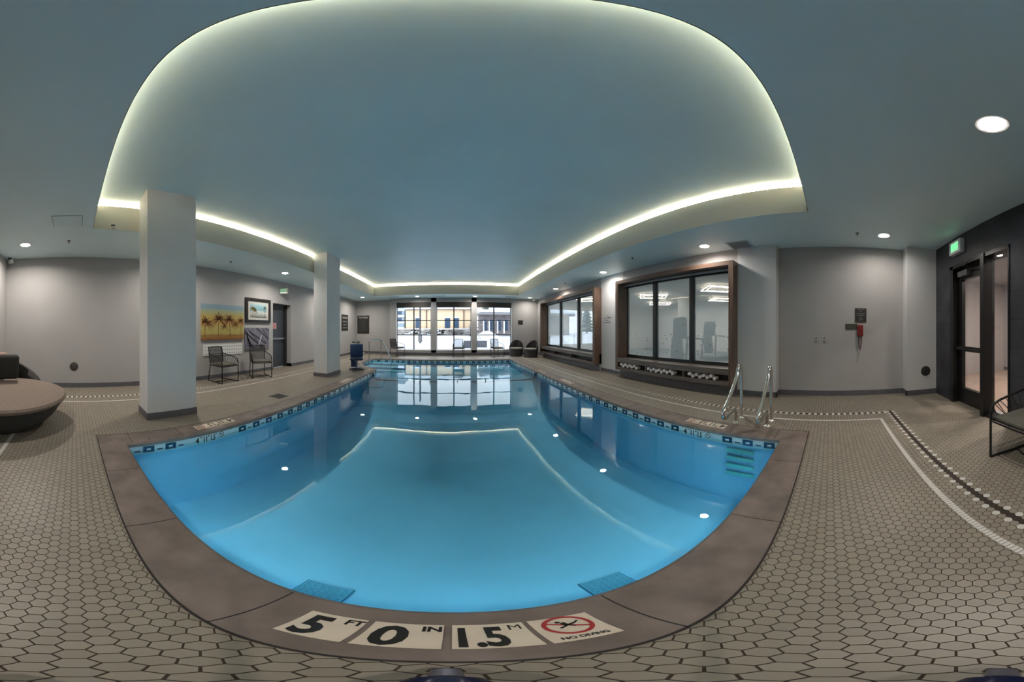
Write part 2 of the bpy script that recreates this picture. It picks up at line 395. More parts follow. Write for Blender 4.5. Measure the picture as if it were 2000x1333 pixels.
# basin
bs = MB(); E_ = .02; PW = offset(PIN, -.001)
prof = [(.52, -1.1), (4.0, -1.1), (5.2, -.92), (6.6, -.5), (7.24, -.28), (10.62, -.30)]
for (y0, z0), (y1, z1) in zip(prof, prof[1:]): bs.quad((-2.52, y0, z0), (2.65, y0, z0), (2.65, y1, z1), (-2.52, y1, z1))
PB = offset(PIN, .012)
for i in range(n):
    j = (i+1) % n; bs.quad((*PB[j], -.04), (*PB[i], -.04), (*PB[i], -1.3), (*PB[j], -1.3))
bs.prism([(-3.8, 7.3), (-2.5, 7.3), (-2.5, 10.8), (-3.8, 10.8)], -.62, -.42)
struct('pool_basin', bs, plaster, label='pale blue plastered pool basin')
# alcove steps (curved treads dropping toward the rail)
st = MB()
for k, (rad, z) in enumerate(((2.35, -.16), (1.85, -.22), (1.35, -.29), (.85, -.36))):
    c0 = (-2.52, 7.9); poly = [c0]+[(c0[0]-1.2*min(1, rad/1.9)*sin(a)*1.0, c0[1]+rad*cos(a)) for a in [R(q) for q in range(0, 91, 10)]]
for k, (ya, yb, z) in enumerate(((9.95, 10.59, -.15), (9.35, 9.95, -.21), (8.8, 9.35, -.27), (8.3, 8.8, -.33))):
    xl = -3.55 if ya > 8.9 else (-3.45 if ya > 8.7 else -3.2)
    st.box(xl, -1.95+.12*k, ya, yb, -.6, z); st.box(xl, -1.95+.12*k, ya-.03, ya+.02, z+.001, z+.004, 1)
struct('pool_entry_steps', st, [plaster, navy], label='underwater entry steps in the far left corner of the pool')

# break line
bl = MB()
bl.tube([(-2.47, 7.24, -.06), (-2.47, 7.24, -.17), (-2.44, 7.24, -.22), (-2.36, 7.24, -.262), (-2.2, 7.24, -.275), (2.33, 7.24, -.275), (2.49, 7.24, -.262), (2.57, 7.24, -.22), (2.6, 7.24, -.17), (2.6, 7.24, -.06)], .028, 8)
struct('trim_9', bl, navy, label='dark tile line across the pool floor')

# waterline tile band
bandm = mat('waterline_mosaic', (.60, .76, .78), .15)
wb = MB()
def band(a, b, skip=None, start=.14):
    a, b = Vector(a), Vector(b); L = (b-a).length; e = (b-a)/L; nn = Vector((-e.y, e.x))
    def q(s0, s1, z0, z1, off, mi):
        p, r = a+e*s0+nn*off, a+e*s1+nn*off; wb.quad((*r, z0), (*p, z0), (*p, z1), (*r, z1), mi)
    q(0, L, -.168, -.044, -.004, 0)
    for z in (-.069, -.094, -.119, -.144): q(0, L, z-.0008, z+.0008, -.003, 3)
    s = start
    while s < L-.05:
        if not (skip and skip[0] < s < skip[1]):
            q(s-.064, s+.064, -.146, -.062, -.002, 1); q(s-.024, s+.024, -.117, -.094, -.001, 2)
        if not (skip and skip[0] < s+.13 < skip[1]): q(s+.098, s+.162, -.132, -.112, -.002, 1)
        s += .26
band((2.63, .54), (2.63, 10.6), (.68, 1.36)); band((2.63, 10.6), (-3.25, 10.6)); band((-2.5, 7.62), (-2.5, .54), (5.58, 6.38), .06)
for i in (3, 4, 5, 6, 7): band(PIN[i], PIN[i+1], start=.1)
band((-2.5, .54), (2.63, .54))
struct('trim_10', wb, [bandm, navy, wtile, mat('mosaic_joint', (.25, .38, .42), .6)], label='white waterline mosaic with dark blue squares')
# recessed steps in the right hand pool wall under the grab rails
rs = MB()
recess = mat('green_step_recess', (.12, .50, .48), .5)
for z in (-.235, -.35, -.475, -.60): rs.box(2.60, 2.628, .86, 1.2, z-.028, z+.022)
struct('pool_wall_steps', rs, recess, label='recessed green step slots in the right pool wall')

# water
wm = MB(); wp = offset(PIN, -.001); wm.add([(x, y, -.115) for x, y in offset(PIN, .01)], [tuple(range(n))])
w_ = wm.build('pool_water', water_mat()); tag(w_, 'calm clear blue water filling the indoor swimming pool', 'water', kind='stuff')

# ceilings
cl = MB(); cl.box(-5.7, 4.9, -2.4, 13.0, ZC, ZC+.1); struct('ceiling', cl, ceilp)
sf = MB()
sf.box(-5.7, CX0, -2.4, 13, ZS, ZF); sf.box(CX1, 4.9, -2.4, 13, ZS, ZF); sf.box(CX0, CX1, -2.4, CY0, ZS, ZF); sf.box(CX0, CX1, CY1, 13, ZS, ZF)
e = .004
for q in (((CX0+e, CY0, ZS-.001), (CX0+e, CY1, ZS-.001), (CX0+e, CY1, ZF+.001), (CX0+e, CY0, ZF+.001)), ((CX1-e, CY1, ZS-.001), (CX1-e, CY0, ZS-.001), (CX1-e, CY0, ZF+.001), (CX1-e, CY1, ZF+.001)),
          ((CX1, CY0+e, ZS-.001), (CX0, CY0+e, ZS-.001), (CX0, CY0+e, ZF+.001), (CX1, CY0+e, ZF+.001)), ((CX0, CY1-e, ZS-.001), (CX1, CY1-e, ZS-.001), (CX1, CY1-e, ZF+.001), (CX0, CY1-e, ZF+.001))): sf.quad(*q, 1)
struct('ceiling_soffit', sf, [ceilp, covep], label='lowered ceiling border around the raised pool ceiling')

# walls
m = MB(); X = -5.42
m.box(X-.35, X, -2.4, 5.87, 0, 3.6); m.box(X-.35, X, 6.83, 13.1, 0, 3.6); m.box(X-.35, X, 5.87, 6.83, 2.215, 3.6); struct('wall_left', m, wallp)
m = MB()
m.box(-3.27, -2.95, 12.45, 12.75, 0, 3.6); m.box(-1.1, -.83, 12.45, 12.75, 0, 3.6); m.box(1.0, 1.27, 12.45, 12.75, 0, 3.6); m.box(3.13, 4.8, 12.45, 12.75, 0, 3.6)
m.box(-2.95, 3.13, 12.45, 12.75, 0, .28); m.box(-2.95, 3.13, 12.45, 12.75, 2.79, 3.6); m.box(-5.8, -3.27, 12.9, 13.2, 0, 3.6); m.box(-3.3, -3.27, 12.45, 12.9, 0, 3.6)
struct('wall_far', m, wallp)
m = MB()
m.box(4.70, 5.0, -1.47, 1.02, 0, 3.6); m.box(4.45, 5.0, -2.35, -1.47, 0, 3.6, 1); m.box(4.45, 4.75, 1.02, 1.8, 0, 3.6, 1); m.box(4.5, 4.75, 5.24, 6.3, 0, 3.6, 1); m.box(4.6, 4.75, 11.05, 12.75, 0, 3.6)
for a, b in ((1.8, 5.24), (6.3, 11.05)): m.box(4.42, 4.75, a, b, 0, .54); m.box(4.5, 4.75, a, b, 2.6, 3.6)
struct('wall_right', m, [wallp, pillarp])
m = MB(); SL = slate()
m.box(3.83, 4.6, -2.4, -2.1, 0, 3.6); m.box(-1.0, 2.27, -2.4, -2.1, 0, 3.6); m.box(2.27, 3.83, -2.4, -2.1, 2.46, 3.6); m.box(-5.7, -1.0, -2.4, -2.1, 0, 3.6, 1); m.box(-5.5, -4.72, -2.2, -1.565, 0, 3.6, 1)
struct('wall_near', m, [SL, wallp])
# pillars
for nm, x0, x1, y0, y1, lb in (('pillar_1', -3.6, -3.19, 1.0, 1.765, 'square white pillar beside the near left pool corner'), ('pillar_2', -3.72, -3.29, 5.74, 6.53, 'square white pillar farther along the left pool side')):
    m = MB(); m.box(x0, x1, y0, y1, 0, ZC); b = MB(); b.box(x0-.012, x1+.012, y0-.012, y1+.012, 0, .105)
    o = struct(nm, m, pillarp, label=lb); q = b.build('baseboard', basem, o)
# baseboards
BH = .105
m = MB(); m.box(X, X+.014, -1.56, 5.87, 0, BH); m.box(X, X+.014, 6.83, 12.9, 0, BH); m.box(X-.24, X+.014, 6.83, 6.845, 0, BH); struct('baseboard_left', m, basem)
m = MB(); m.box(-3.284, 4.6, 12.436, 12.45, 0, .15); m.box(X, -3.27, 12.886, 12.9, 0, .13); struct('baseboard_far', m, basem)
m = MB(); m.box(4.686, 4.70, -1.47, 1.02, 0, BH); m.box(4.436, 4.45, -2.1, -1.456, 0, BH); m.box(4.436, 4.70, -1.47, -1.456, 0, BH); m.box(4.436, 4.70, 1.006, 1.02, 0, BH); m.box(4.436, 4.45, 1.006, 1.8, 0, BH)
m.box(4.4, 4.42, 1.8, 5.24, 0, .20); m.box(4.486, 4.5, 5.24, 6.3, 0, BH); m.box(4.4, 4.42, 6.3, 11.05, 0, .20); m.box(4.586, 4.6, 11.05, 12.44, 0, BH); struct('baseboard_right', m, basem)
m = MB(); m.box(-4.72, -1.0, -2.1, -2.086, 0, BH); m.box(-5.42, -4.706, -1.565, -1.551, 0, BH); struct('baseboard_near', m, basem)

# far windows
for i, (a, b) in enumerate(((-2.95, -1.1), (-.83, 1.0), (1.27, 3.13))):
    z0, z1 = .28, 2.79; f = MB(); t = .035; y0, y1 = 12.60, 12.65
    f.box(a, a+t, y0, y1, z0, z1, 0); f.box(b-t, b, y0, y1, z0, z1, 0); f.box(a, b, y0, y1, z0, z0+t, 1); f.box(a, b, y0, y1, z1-t, z1, 0)
    w = struct('window_%d' % (i+1), f, [frame_black, white_paint])
    g = MB(); c = (a+b)/2; g.box(c-.03, c+.03, y0-.01, y1, z0, z1)
    for z in (1.83, 1.065): g.box(a, b, y0-.01, y1, z-.022, z+.022)
    g.build('muntin', frame_black, w)
    p = MB(); p.box(a+.01, b-.01, 12.62, 12.624, z0+.01, z1-.01); p.build('pane', clear_glass, w)
    s = MB(); s.box(a, b, 12.44, 12.60, z0-.012, z0+.004); s.box(a-.0, a+.006, 12.45, 12.6, z0, 2.6); s.box(b-.006, b, 12.45, 12.6, z0, 2.6); s.build('sill', white_paint, w)
    bl_ = MB(); bl_.box(a+.012, b-.012, 12.46, 12.50, 2.50, 2.78); bl_.tube([(a+.02, 12.50, 2.73), (b-.02, 12.50, 2.73)], .035, 10)
    o = bl_.build('roller_blind', mat('brown_roller_blind', (.03, .026, .022), .7)); tag(o, ('dark roller blind rolled up at the top of the far left window', 'dark roller blind rolled up at the top of the middle far window', 'dark roller blind rolled up at the top of the far right window')[i], 'blind', 'roller blinds in the far windows')

# gym windows with their benches
greyrail = mat('grey_shade_rail', (.23, .25, .28), .4)
def gym_window(idx, y0, y1, lab):
    w = MB(); x0, x1 = 4.57, 4.66; ya, yb = y0+.06, y1-.06
    w.box(x0, x1, ya, yb, .55, .625); w.box(x0, x1, ya, yb, 2.52, 2.60); w.box(x0, x1, ya, ya+.05, .55, 2.6); w.box(x0, x1, yb-.05, yb, .55, 2.6)
    w.box(4.44, 4.57, ya, yb, 2.585, 2.6)
    o = struct('window_%d' % idx, w, frame_black)
    d = (y1-y0-.1)/3
    for k in (1, 2):
        g = MB(); yy = y0+.05+d*k; g.box(4.545, 4.66, yy-.05, yy+.05, .6, 2.55); g.build('mullion', frame_black, o)
    for k in range(3):
        g = MB(); g.box(4.61, 4.618, y0+.05+d*k+.05, y0+.05+d*(k+1)-.05, .62, 2.52); g.build('pane', fog_glass, o)
        dr = MB(); rnd = random.Random(idx*10+k)
        for q in range(9):
            yy = y0+.05+d*k+.12+rnd.random()*(d-.24); zz = .68+rnd.random()**1.3*.85; dr.cyl((0, yy, zz), .011, 4.600, 4.609, 8, axis='X')
        q_ = dr.build('condensation_drop', mat('dark_water_drop', (.03, .06, .09), .2), o); q_['kind'] = 'stuff'
    r = MB(); r.box(4.43, 4.46, y0+.1, y1-.1, 2.53, 2.575); r.build('shade_rail', greyrail, o)
    b = thing('window_bench', lab, 'bench', (4.22, y0, 0), 0, 'wooden window surrounds with benches')
    for a_ in (y0, y1-.1):
        s = MB(); s.box(4.22, 4.57, a_, a_+.1, .21, 2.68); s.build('side_panel', woodz, b, True)
    s = MB(); s.box(4.22, 4.57, y0+.1, y1-.1, 2.59, 2.68); s.build('top_panel', woody, b, True)
    s = MB(); s.box(4.22, 4.57, y0+.1, y1-.1, .43, .55); s.build('seat_board', woodg, b, True)
    s = MB(); s.box(4.22, 4.57, y0+.1, y1-.1, .21, .30); s.build('lower_shelf', woodg, b, True)
    s = MB(); s.box(4.415, 4.419, y0+.1, y1-.1, .30, .43); s.build('back_panel', blackp, b, True)
    for k in (1, 2):
        s = MB(); yy = y0+.05+d*k; s.box(4.225, 4.415, yy-.015, yy+.015, .30, .43); s.build('divider', woodg, b, True)
gym_window(4, 1.8, 5.24, 'wooden window bench holding rolled towels, under the nearer fogged windows')
gym_window(5, 6.3, 11.05, 'empty wooden window bench beside the two tub chairs')

# left service door
d1 = MB(); xx = X-.24; d1.box(xx-.045, xx, 5.80, 6.72, .01, 2.17); o = struct('door_1', d1, mat('charcoal_steel_door', (.045, .05, .062), .4))
f = MB(); f.box(xx-.05, xx+.05, 6.72, 6.83, 0, 2.21); f.box(xx-.05, xx+.05, 5.87, 5.90, 0, 2.21); f.box(xx-.05, xx+.05, 5.87, 6.83, 2.15, 2.215); f.build('door_frame', mat('dark_door_frame', (.03, .03, .034), .4), o)
f = MB(); f.box(xx, xx+.05, 6.08, 6.68, .98, 1.04); f.tube([(xx+.07, 6.05, 1.0), (xx+.07, 6.66, 1.0)], .016, 8); f.build('push_bar', mat('dull_steel', (.25, .25, .26), .3, .9), o)
f = MB(); f.box(xx, xx+.006, 5.98, 6.3, 1.36, 1.56); f.build('door_notice', mat('pink_notice', (.62, .36, .38), .6), o)
for k in range(4):
    q = MB(); q.box(xx+.006, xx+.008, 6.0, 6.28-.04*(k % 2), 1.395+.04*k, 1.412+.04*k); q.build('notice_lettering', redink, o)
f = MB(); f.box(xx+.02, xx+.07, 6.1, 6.5, 2.06, 2.13); f.build('door_closer', blackm, o)

# right glass door with sidelight
d2 = MB(); yb, yf = -2.27, -2.20
d2.box(2.87, 2.99, yb, yf, .01, 2.40); d2.box(3.60, 3.72, yb, yf, .01, 2.40); d2.box(2.99, 3.60, yb, yf, .01, .29); d2.box(2.99, 3.60, yb, yf, 2.19, 2.40)
o = struct('door_2', d2, blackm)
f = MB(); f.box(3.72, 3.83, -2.34, -2.08, 0, 2.46); f.box(2.785, 2.87, -2.27, -2.06, 0, 2.46); f.box(2.27, 2.295, -2.3, -2.085, 0, 2.46); f.box(2.27, 3.83, -2.34, -2.08, 2.40, 2.46); f.box(2.29, 2.79, -2.3, -2.1, 0, .03); f.build('door_frame', blackm, o)
f = MB(); f.box(2.98, 3.61, -2.24, -2.235, .28, 2.2); f.build('pane', clear_glass, o); f = MB(); f.box(2.29, 2.79, -2.145, -2.14, .02, 2.41); f.build('sidelight_pane', clear_glass, o)
f = MB(); f.box(2.88, 3.70, -2.20, -2.15, .95, 1.03); f.tube([(2.89, -2.13, .99), (3.66, -2.13, .99)], .02, 8); f.build('push_bar', blackm, o)
f = MB(); f.box(3.32, 3.62, -2.20, -2.12, 2.235, 2.33); f.build('door_closer', mat('closer_grey', (.09, .09, .095), .35), o); f = MB(); f.tube([(3.35, -2.12, 2.34), (3.12, -2.0, 2.37), (3.4, -2.1, 2.385)], .01, 6); f.build('closer_arm', blackm, o)

# corridor behind the glass door
m = MB(); m.box(.9, 6.2, -5.5, -2.4, -.05, 0.002, 0); m.box(.9, 6.2, -5.5, -5.3, 0, 2.9, 1); m.box(6.0, 6.2, -5.5, -2.4, 0, 2.9, 1); m.box(.9, 1.1, -5.5, -2.4, 0, 2.9, 1); m.box(.9, 6.2, -5.5, -2.4, 2.8, 2.9, 1)
m.box(2.6, 2.9, -5.3, -4.2, 0, 2.8, 1); m.box(1.1, 6.0, -5.3, -5.28, 0, .1, 2); m.box(2.59, 2.91, -5.3, -4.19, 0, .1, 2)
struct('corridor_shell', m, [mat('corridor_pink_floor', (.34, .25, .20), .35, noise=.1, nscale=2), mat('corridor_wall_paint', (.36, .33, .32), .7), basem], label='small corridor behind the glass door')
q = MB(); q.box(3.68, 3.86, -5.3, -5.28, 1.28, 1.47); q = q.build('wall_sign', mat('grey_sign', (.05, .05, .05), .5)); tag(q, 'small dark sign on the corridor wall seen through the glass door', 'sign')

# gym beyond the fogged windows
m = MB(); m.box(4.75, 13.5, -.5, 12.6, -.05, 0, 0); m.box(4.75, 13.5, -.5, 12.6, 3.0, 3.1, 1); m.box(13.4, 13.5, -.5, 12.6, 0, 3, 1); m.box(4.75, 13.5, -.6, -.5, 0, 3, 1)
m.box(4.75, 5.4, 12.5, 12.6, 0, 3, 1); m.box(10.0, 13.5, 12.5, 12.6, 0, 3, 1); m.box(5.4, 10, 12.5, 12.6, 0, .5, 1); m.box(5.4, 10, 12.5, 12.6, 2.5, 3, 1)
m.box(7.2, 7.5, 12.5, 12.6, .5, 2.5, 1); m.box(9.0, 9.35, 6.2, 6.6, 0, 3, 1)
struct('gym_shell', m, [mat('gym_floor', (.16, .18, .20), .5), mat('gym_wall_paint', (.72, .72, .71), .7)], label='pale gym room behind the fogged windows')
# ================================================================== LIGHT FITTINGS
led = emis('warm_led', (1.0, .78, .52), 17.0)
def led_strip(lab, a, b, rot, parentloc):
    t = thing('led_strip', lab, 'light strip', parentloc, 0, 'warm LED strips around the raised ceiling')
    a, b = Vector(a), Vector(b); L = (b-a).length; e = (b-a)/L
    ch = MB(); w = Vector((-e.y, e.x, 0))*.006
    ch.add([a-w, b-w, b+w, a+w], [(0, 1, 2, 3)]); ch.build('strip_tape', white, t, True)
    d = MB(); k = int(L/.066)
    for i in range(k):
        p = a+e*(.033+i*L/k); d.obox(p+Vector((0, 0, .012)), (.030, .010, .020), math.atan2(e.y, e.x))
    o = d.build('diode', led, t, True); o['kind'] = 'stuff'
    mid = (a+b)/2
    return t
zl = ZF+.004
led_strip('warm LED strip along the left edge of the raised ceiling', (CX0-.02, CY0, zl), (CX0-.02, CY1, zl), Matrix(((0, 0, -1), (1, 0, 0), (0, -1, 0))).to_euler(), (CX0, 5.7, zl))
led_strip('warm LED strip along the window side edge of the raised ceiling', (CX1+.02, CY0, zl), (CX1+.02, CY1, zl), Matrix(((0, 0, 1), (1, 0, 0), (0, 1, 0))).to_euler(), (CX1, 5.7, zl))
led_strip('warm LED strip at the far end of the raised ceiling above the snowy windows', (CX0, CY1+.02, zl), (CX1, CY1+.02, zl), Matrix(((1, 0, 0), (0, 0, 1), (0, -1, 0))).to_euler(), (0, CY1, zl))
led_strip('warm LED strip at the nearest edge of the raised ceiling overhead', (CX0, CY0-.02, zl), (CX1, CY0-.02, zl), Matrix(((1, 0, 0), (0, 0, -1), (0, 1, 0))).to_euler(), (0, CY0, zl))

lens = emis('downlight_lens', (1.0, .93, .82), 14.0)
def downlight(loc, lab, power=P_DOWN, z=ZS):
    t = thing('downlight', lab, 'ceiling light', loc, 0, 'recessed round downlights')
    m = MB(); m.lathe([(.088, -.001), (.106, -.006), (.112, 0), (.088, .0005)], n=32); m.build('trim_ring', white, t)
    m = MB(); m.cyl((0, 0, 0), .088, -.003, 0, 28); m.build('lens', lens, t)
    area('downlight_glow', (0, 0, -.012), (0, 0, 0), .16, .16, power, (1.0, .92, .84), t, 'DISK', 160)
    return t
d0 = downlight((-4.5, -.93, ZS), 'round downlight above the daybed in the near left corner')
DL = [((-4.5, 2.2, ZS), 'round downlight by the left wall, hidden beyond the nearer pillar'), ((-4.5, 5.4, ZS), 'round downlight above the framed beach picture and grey door'), ((-4.5, 8.7, ZS), 'round downlight by the left wall beyond the second pillar'),
      ((-4.5, 11.5, ZS), 'round downlight in the far left corner above the rules signs'), ((-1.73, 11.78, ZS), 'round downlight above the far left snowy window'), ((1.13, 11.83, ZS), 'round downlight above the gap between the middle and right snowy windows'),
      ((3.95, 11.83, ZS), 'round downlight in the far right corner above the tub chairs'), ((4.06, 8.85, ZS), 'round downlight above the farther window bench'), ((4.06, 5.6, ZS), 'round downlight above the pilaster with wall lettering'),
      ((4.05, 2.33, ZS), 'round downlight above the towel bench, beside the square vent'), ((4.0, -.91, ZS), 'round downlight above the wall with the red emergency phone'), ((1.157, -.924, ZS), 'large round downlight closest to the viewer, near the glass door')]
DL.append(((-1.73, -.924, ZS), 'added unseen downlight behind the left coping corner, near the daybed'))  # extra lamp out of view, added to brighten the left floor and pillar
for ch in d0.children:
    if ch.type == 'LIGHT': ch.data.energy = P_DOWN*1.5
for l, lab in DL:
    q = dup(d0, l, None, lab)
    for ch in q.children:                                  # the wall-side rows are lamped a little differently
        if ch.type == 'LIGHT': ch.data = ch.data.copy(); ch.data.energy = P_DOWN*(.55 if 'red emergency phone' in lab else (.75 if l[0] > 3 else (1.35 if l[0] < -4 else 1)))

# added unseen lamps in the near pool wall, fill light for the pool
for i, x in enumerate(ADDED_POOL_LAMPS):
    t = thing('added_pool_lamp', 'added unseen underwater lamp in the near pool wall, %s from the left' % ('first', 'second', 'third', 'fourth', 'fifth')[i], 'added pool light', (x, .553, -.55), 0, 'added underwater pool lamps')
    m = MB(); m.lathe([(0, .012), (.10, .010), (.115, .002), (.115, 0)], axis='Y', n=28); m.build('added_lamp_lens', wtile, t)
    area('added_pool_glow', (0, .02, 0), (R(90), 0, R(180)), .2, .2, P_POOL_FILL, (.62, .88, 1.0), t, 'DISK', 115)

# gym lights (diamond rings) and corridor light
ring = emis('gym_ring_light', (1, .90, .70), 6.0)
for i, (x, y, lab) in enumerate(((8.4, 7.6, 'diamond-shaped ring light in the gym seen through the left fogged pane'), (8.3, 4.1, 'diamond-shaped ring light in the gym seen through the right fogged pane'), (11.3, 5.4, 'diamond-shaped ring light deeper in the gym, lower in the right pane'), (11.0, 9.4, 'diamond-shaped ring light at the back of the gym, left pane'), (6.8, 10.6, 'diamond-shaped ring light behind the farther fogged window'))):
    m = MB(); s_ = .85; m.tube([(s_, 0, 0), (0, s_, 0), (-s_, 0, 0), (0, -s_, 0)], .014, 6, True); m.tube([(s_*.72, 0, 0), (0, s_*.72, 0), (-s_*.72, 0, 0), (0, -s_*.72, 0)], .010, 6, True)
    o = m.build('ring_light', ring); o.location = (x, y, 2.9); tag(o, lab, 'ceiling light', 'diamond ring lights in the gym')
    area('ring_glow', (0, 0, .03), (0, 0, R(45)), 1.18, 1.18, P_GYM/5, (1, .95, .86), o)
area('corridor_glow', (3.6, -4.0, 2.78), (0, 0, 0), .6, .6, 30, (1, .88, .78))
downC = dup(d0, (2.55, -3.2, 2.8), None, 'small downlight in the corridor seen through the sidelight'); downC['group'] = 'corridor lights'
# ================================================================== FURNITURE AND THINGS
def marker_tile(kind, loc, rz, lab, s=.146, group=None, vertical=False, rot=None):
    t = thing('depth_marker_tile', lab, 'depth marker', loc, rz, group)
    if rot: t.rotation_euler = rot
    m = MB(); h = s/2-.0035; m.box(-h, h, -h, h, -.003, .0035); m.build('tile', cream if not vertical else wtile, t)
    z = .0042
    def T(x, y): return Matrix.Translation((x, y, z))
    if kind == 'nodive':
        r = MB(); r.lathe([(.043*s/.146, 0), (.043*s/.146, .0008), (.053*s/.146, .0008), (.053*s/.146, 0)], (0, .018*s/.146, .0037), 40); o = r.build('prohibition_ring', redink if not vertical else ink, t)
        q = MB(); q.obox((0, .018*s/.146, .0040), (.092*s/.146, .008*s/.146, .0008), R(-28)); q.build('slash_bar', redink if not vertical else ink, t)
        k = s/.146; dv = MB()
        for a, b, w in (((-.006, .036), (-.002, .016), .012), ((-.002, .018), (.018, .026), .007), ((.018, .026), (.030, .036), .005), ((-.004, .016), (-.022, .006), .006), ((-.002, .020), (.012, .008), .006)):
            a, b = Vector((*a, 0))*k, Vector((*b, 0))*k; dv.obox(((a+b)/2+Vector((0, 0, .0044))), ((b-a).length, w*k, .0008), math.atan2((b-a).y, (b-a).x))
        dv.cyl((-.014*k, .040*k, .0040), .006*k, 0, .0008, 12); dv.build('diver_figure', ink, t)
        if not vertical: text('lettering', 'NO DIVING', .0185, ink, t, T(0, -.052), bold=.0006)
    else:
        big, small = kind; k = s/.146
        text('numeral', big, .152*k, ink, t, T((-.022 if len(big) < 3 else -.024)*k, -.010*k), bold=.0050*k, sx=.56 if len(big) > 2 else (.66 if len(big) > 1 else .86), space=.95)
        text('unit_lettering', small, .040*k, ink, t, T(.048*k, .042*k), bold=(0 if small == 'M' else .0014*k), sx=.95)
    return t
KS = [('5', 'FT'), ('0', 'IN'), ('1.5', 'M'), 'nodive']
for k, x, lab in zip(KS, (-.238, -.085, .069, .219), ('large cream tile reading 5 FT on the nearest coping', 'large cream tile reading 0 IN on the nearest coping', 'large cream tile reading 1.5 M on the nearest coping', 'large cream tile with red no-diving symbol on the nearest coping')):
    marker_tile(k, (x, .401, .0065), 0, lab)
KS2 = [('4', 'FT'), ('11', 'IN'), ('1.5', 'M'), 'nodive']
nm = ('4 FT', '11 IN', '1.5 M', 'no-diving symbol')
for i, k in enumerate(KS2):
    marker_tile(k, (2.772, 1.355+.146*i, .0065), R(90), 'cream tile with %s on the right coping beside the grab rails' % nm[i])
    marker_tile(k, (-2.642, 1.965-.146*i, .0065), R(-90), 'cream tile with %s on the left coping by the near pillar' % nm[i])
    marker_tile(k, (2.625, 1.785-.11*i, -.104), 0, 'small waterline tile with %s on the right pool wall' % nm[i], .108, vertical=True, rot=Matrix(((0, 0, -1), (-1, 0, 0), (0, 1, 0))).to_euler())
    marker_tile(k, (-2.495, 1.415+.11*i, -.104), 0, 'small waterline tile with %s on the left pool wall' % nm[i], .108, vertical=True, rot=Matrix(((0, 0, 1), (1, 0, 0), (0, 1, 0))).to_euler())
    for (x, y, rz, where) in ((2.772, 5.15, 90, 'on the right coping, nearer distant group'), (2.772, 6.83, 90, 'on the right coping, farthest group'), (-2.642, 5.80, -90, 'on the left coping in front of the farther pillar')):
        marker_tile(k, (x, y+(.146*i if rz > 0 else -.146*i), .0065), R(rz), 'distant tile with %s %s' % (nm[i], where))
    marker_tile(k, (-2.64, 7.50-.146*i, .0065), R(-90), 'distant tile with %s on the coping by the blue lift seat' % nm[i])
# floor drain and main drains
m = MB(); m.box(-.14, .14, -.14, .14, 0, .004)
for i in range(9): m.box(-.12, .12, -.12+.028*i, -.108+.028*i, .004, .006, 1)
o = m.build('floor_drain', [mat('drain_plate', (.05, .05, .05), .5), blackm]); o.location = (-3.08, 3.5, 0); tag(o, 'dark square floor drain in the tiles left of the pool', 'drain')
grate = mat('blue_grate', (.03, .14, .25), .5); wg = mat('grate_bar', (.16, .45, .60), .6)
for x, y, lab in ((-.655, 1.085, 'slotted main drain grate on the pool floor, left one'), (.83, 1.085, 'slotted main drain grate on the pool floor, right one')):
    m = MB(); m.box(-.15, .15, -.10, .10, 0, .012, 0)
    for i in range(11): m.box(-.143, .143, -.093+.0178*i, -.083+.0178*i, .012, .02, 1)
    for i in range(7): m.box(-.14+.045*i, -.135+.045*i, -.095, .095, .012, .021, 1)
    o = m.build('pool_drain_grate', [grate, wg]); o.location = (x, y, -1.1); tag(o, lab, 'drain')

# grab rails
def grab(loc, lab):
    t = thing('grab_rail', lab, 'handrail', loc, 0, 'steel pool grab rails')
    P = [(.17, 0, 0), (.165, 0, .40), (.155, 0, .70), (.135, 0, .775), (.09, 0, .805), (.045, 0, .775), (.0, 0, .68), (-.17, 0, .50), (-.34, 0, .36), (-.43, 0, .29), (-.455, 0, .235), (-.43, 0, .19), (-.36, 0, .175), (-.26, 0, .19), (-.12, 0, .195), (-.06, 0, .175), (-.04, 0, .12), (-.035, 0, 0)]
    Q = []
    for i in range(len(P)-1):                                            # Catmull-Rom smoothing
        p0, p1, p2, p3 = [Vector(P[max(0, min(len(P)-1, i+k))]) for k in (-1, 0, 1, 2)]
        for s_ in range(4):
            u = s_/4; Q.append(.5*((2*p1)+(-p0+p2)*u+(2*p0-5*p1+4*p2-p3)*u*u+(-p0+3*p1-3*p2+p3)*u**3))
    Q.append(Vector(P[-1])); m = MB(); m.tube(Q, .024, 14); m.build('tube', steel, t)
    for x in (.17, -.035):
        m = MB(); m.lathe([(.02, .022), (.032, .02), (.05, .006), (.052, 0)], (x, 0, 0), 24); m.build('anchor_flange', steel, t)
    return t
g0 = grab((3.07, 1.25, 0), 'bent steel grab rail beside the 4 FT tile, farther of the near pair')
dup(g0, (3.07, .81, 0), None, 'bent steel grab rail nearest the pool corner, nearer of the pair')
t = thing('entry_handrail', 'steel stair handrail standing in the far left pool entry steps', 'handrail', (-3.0, 9.7, -.2))
m = MB(); m.tube([(-3.42, 9.5, -.16), (-3.42, 9.5, .80), (-3.40, 9.51, .88), (-3.33, 9.54, .92), (-3.0, 9.72, .92), (-2.93, 9.76, .88), (-2.62, 9.94, .18), (-2.57, 9.97, .05), (-2.57, 9.97, -.25)], .021, 10); m.build('tube', steel, t, True)
m = MB(); m.tube([(-2.97, 9.74, .91), (-2.97, 9.74, -.2)], .019, 10); m.build('post', steel, t, True)

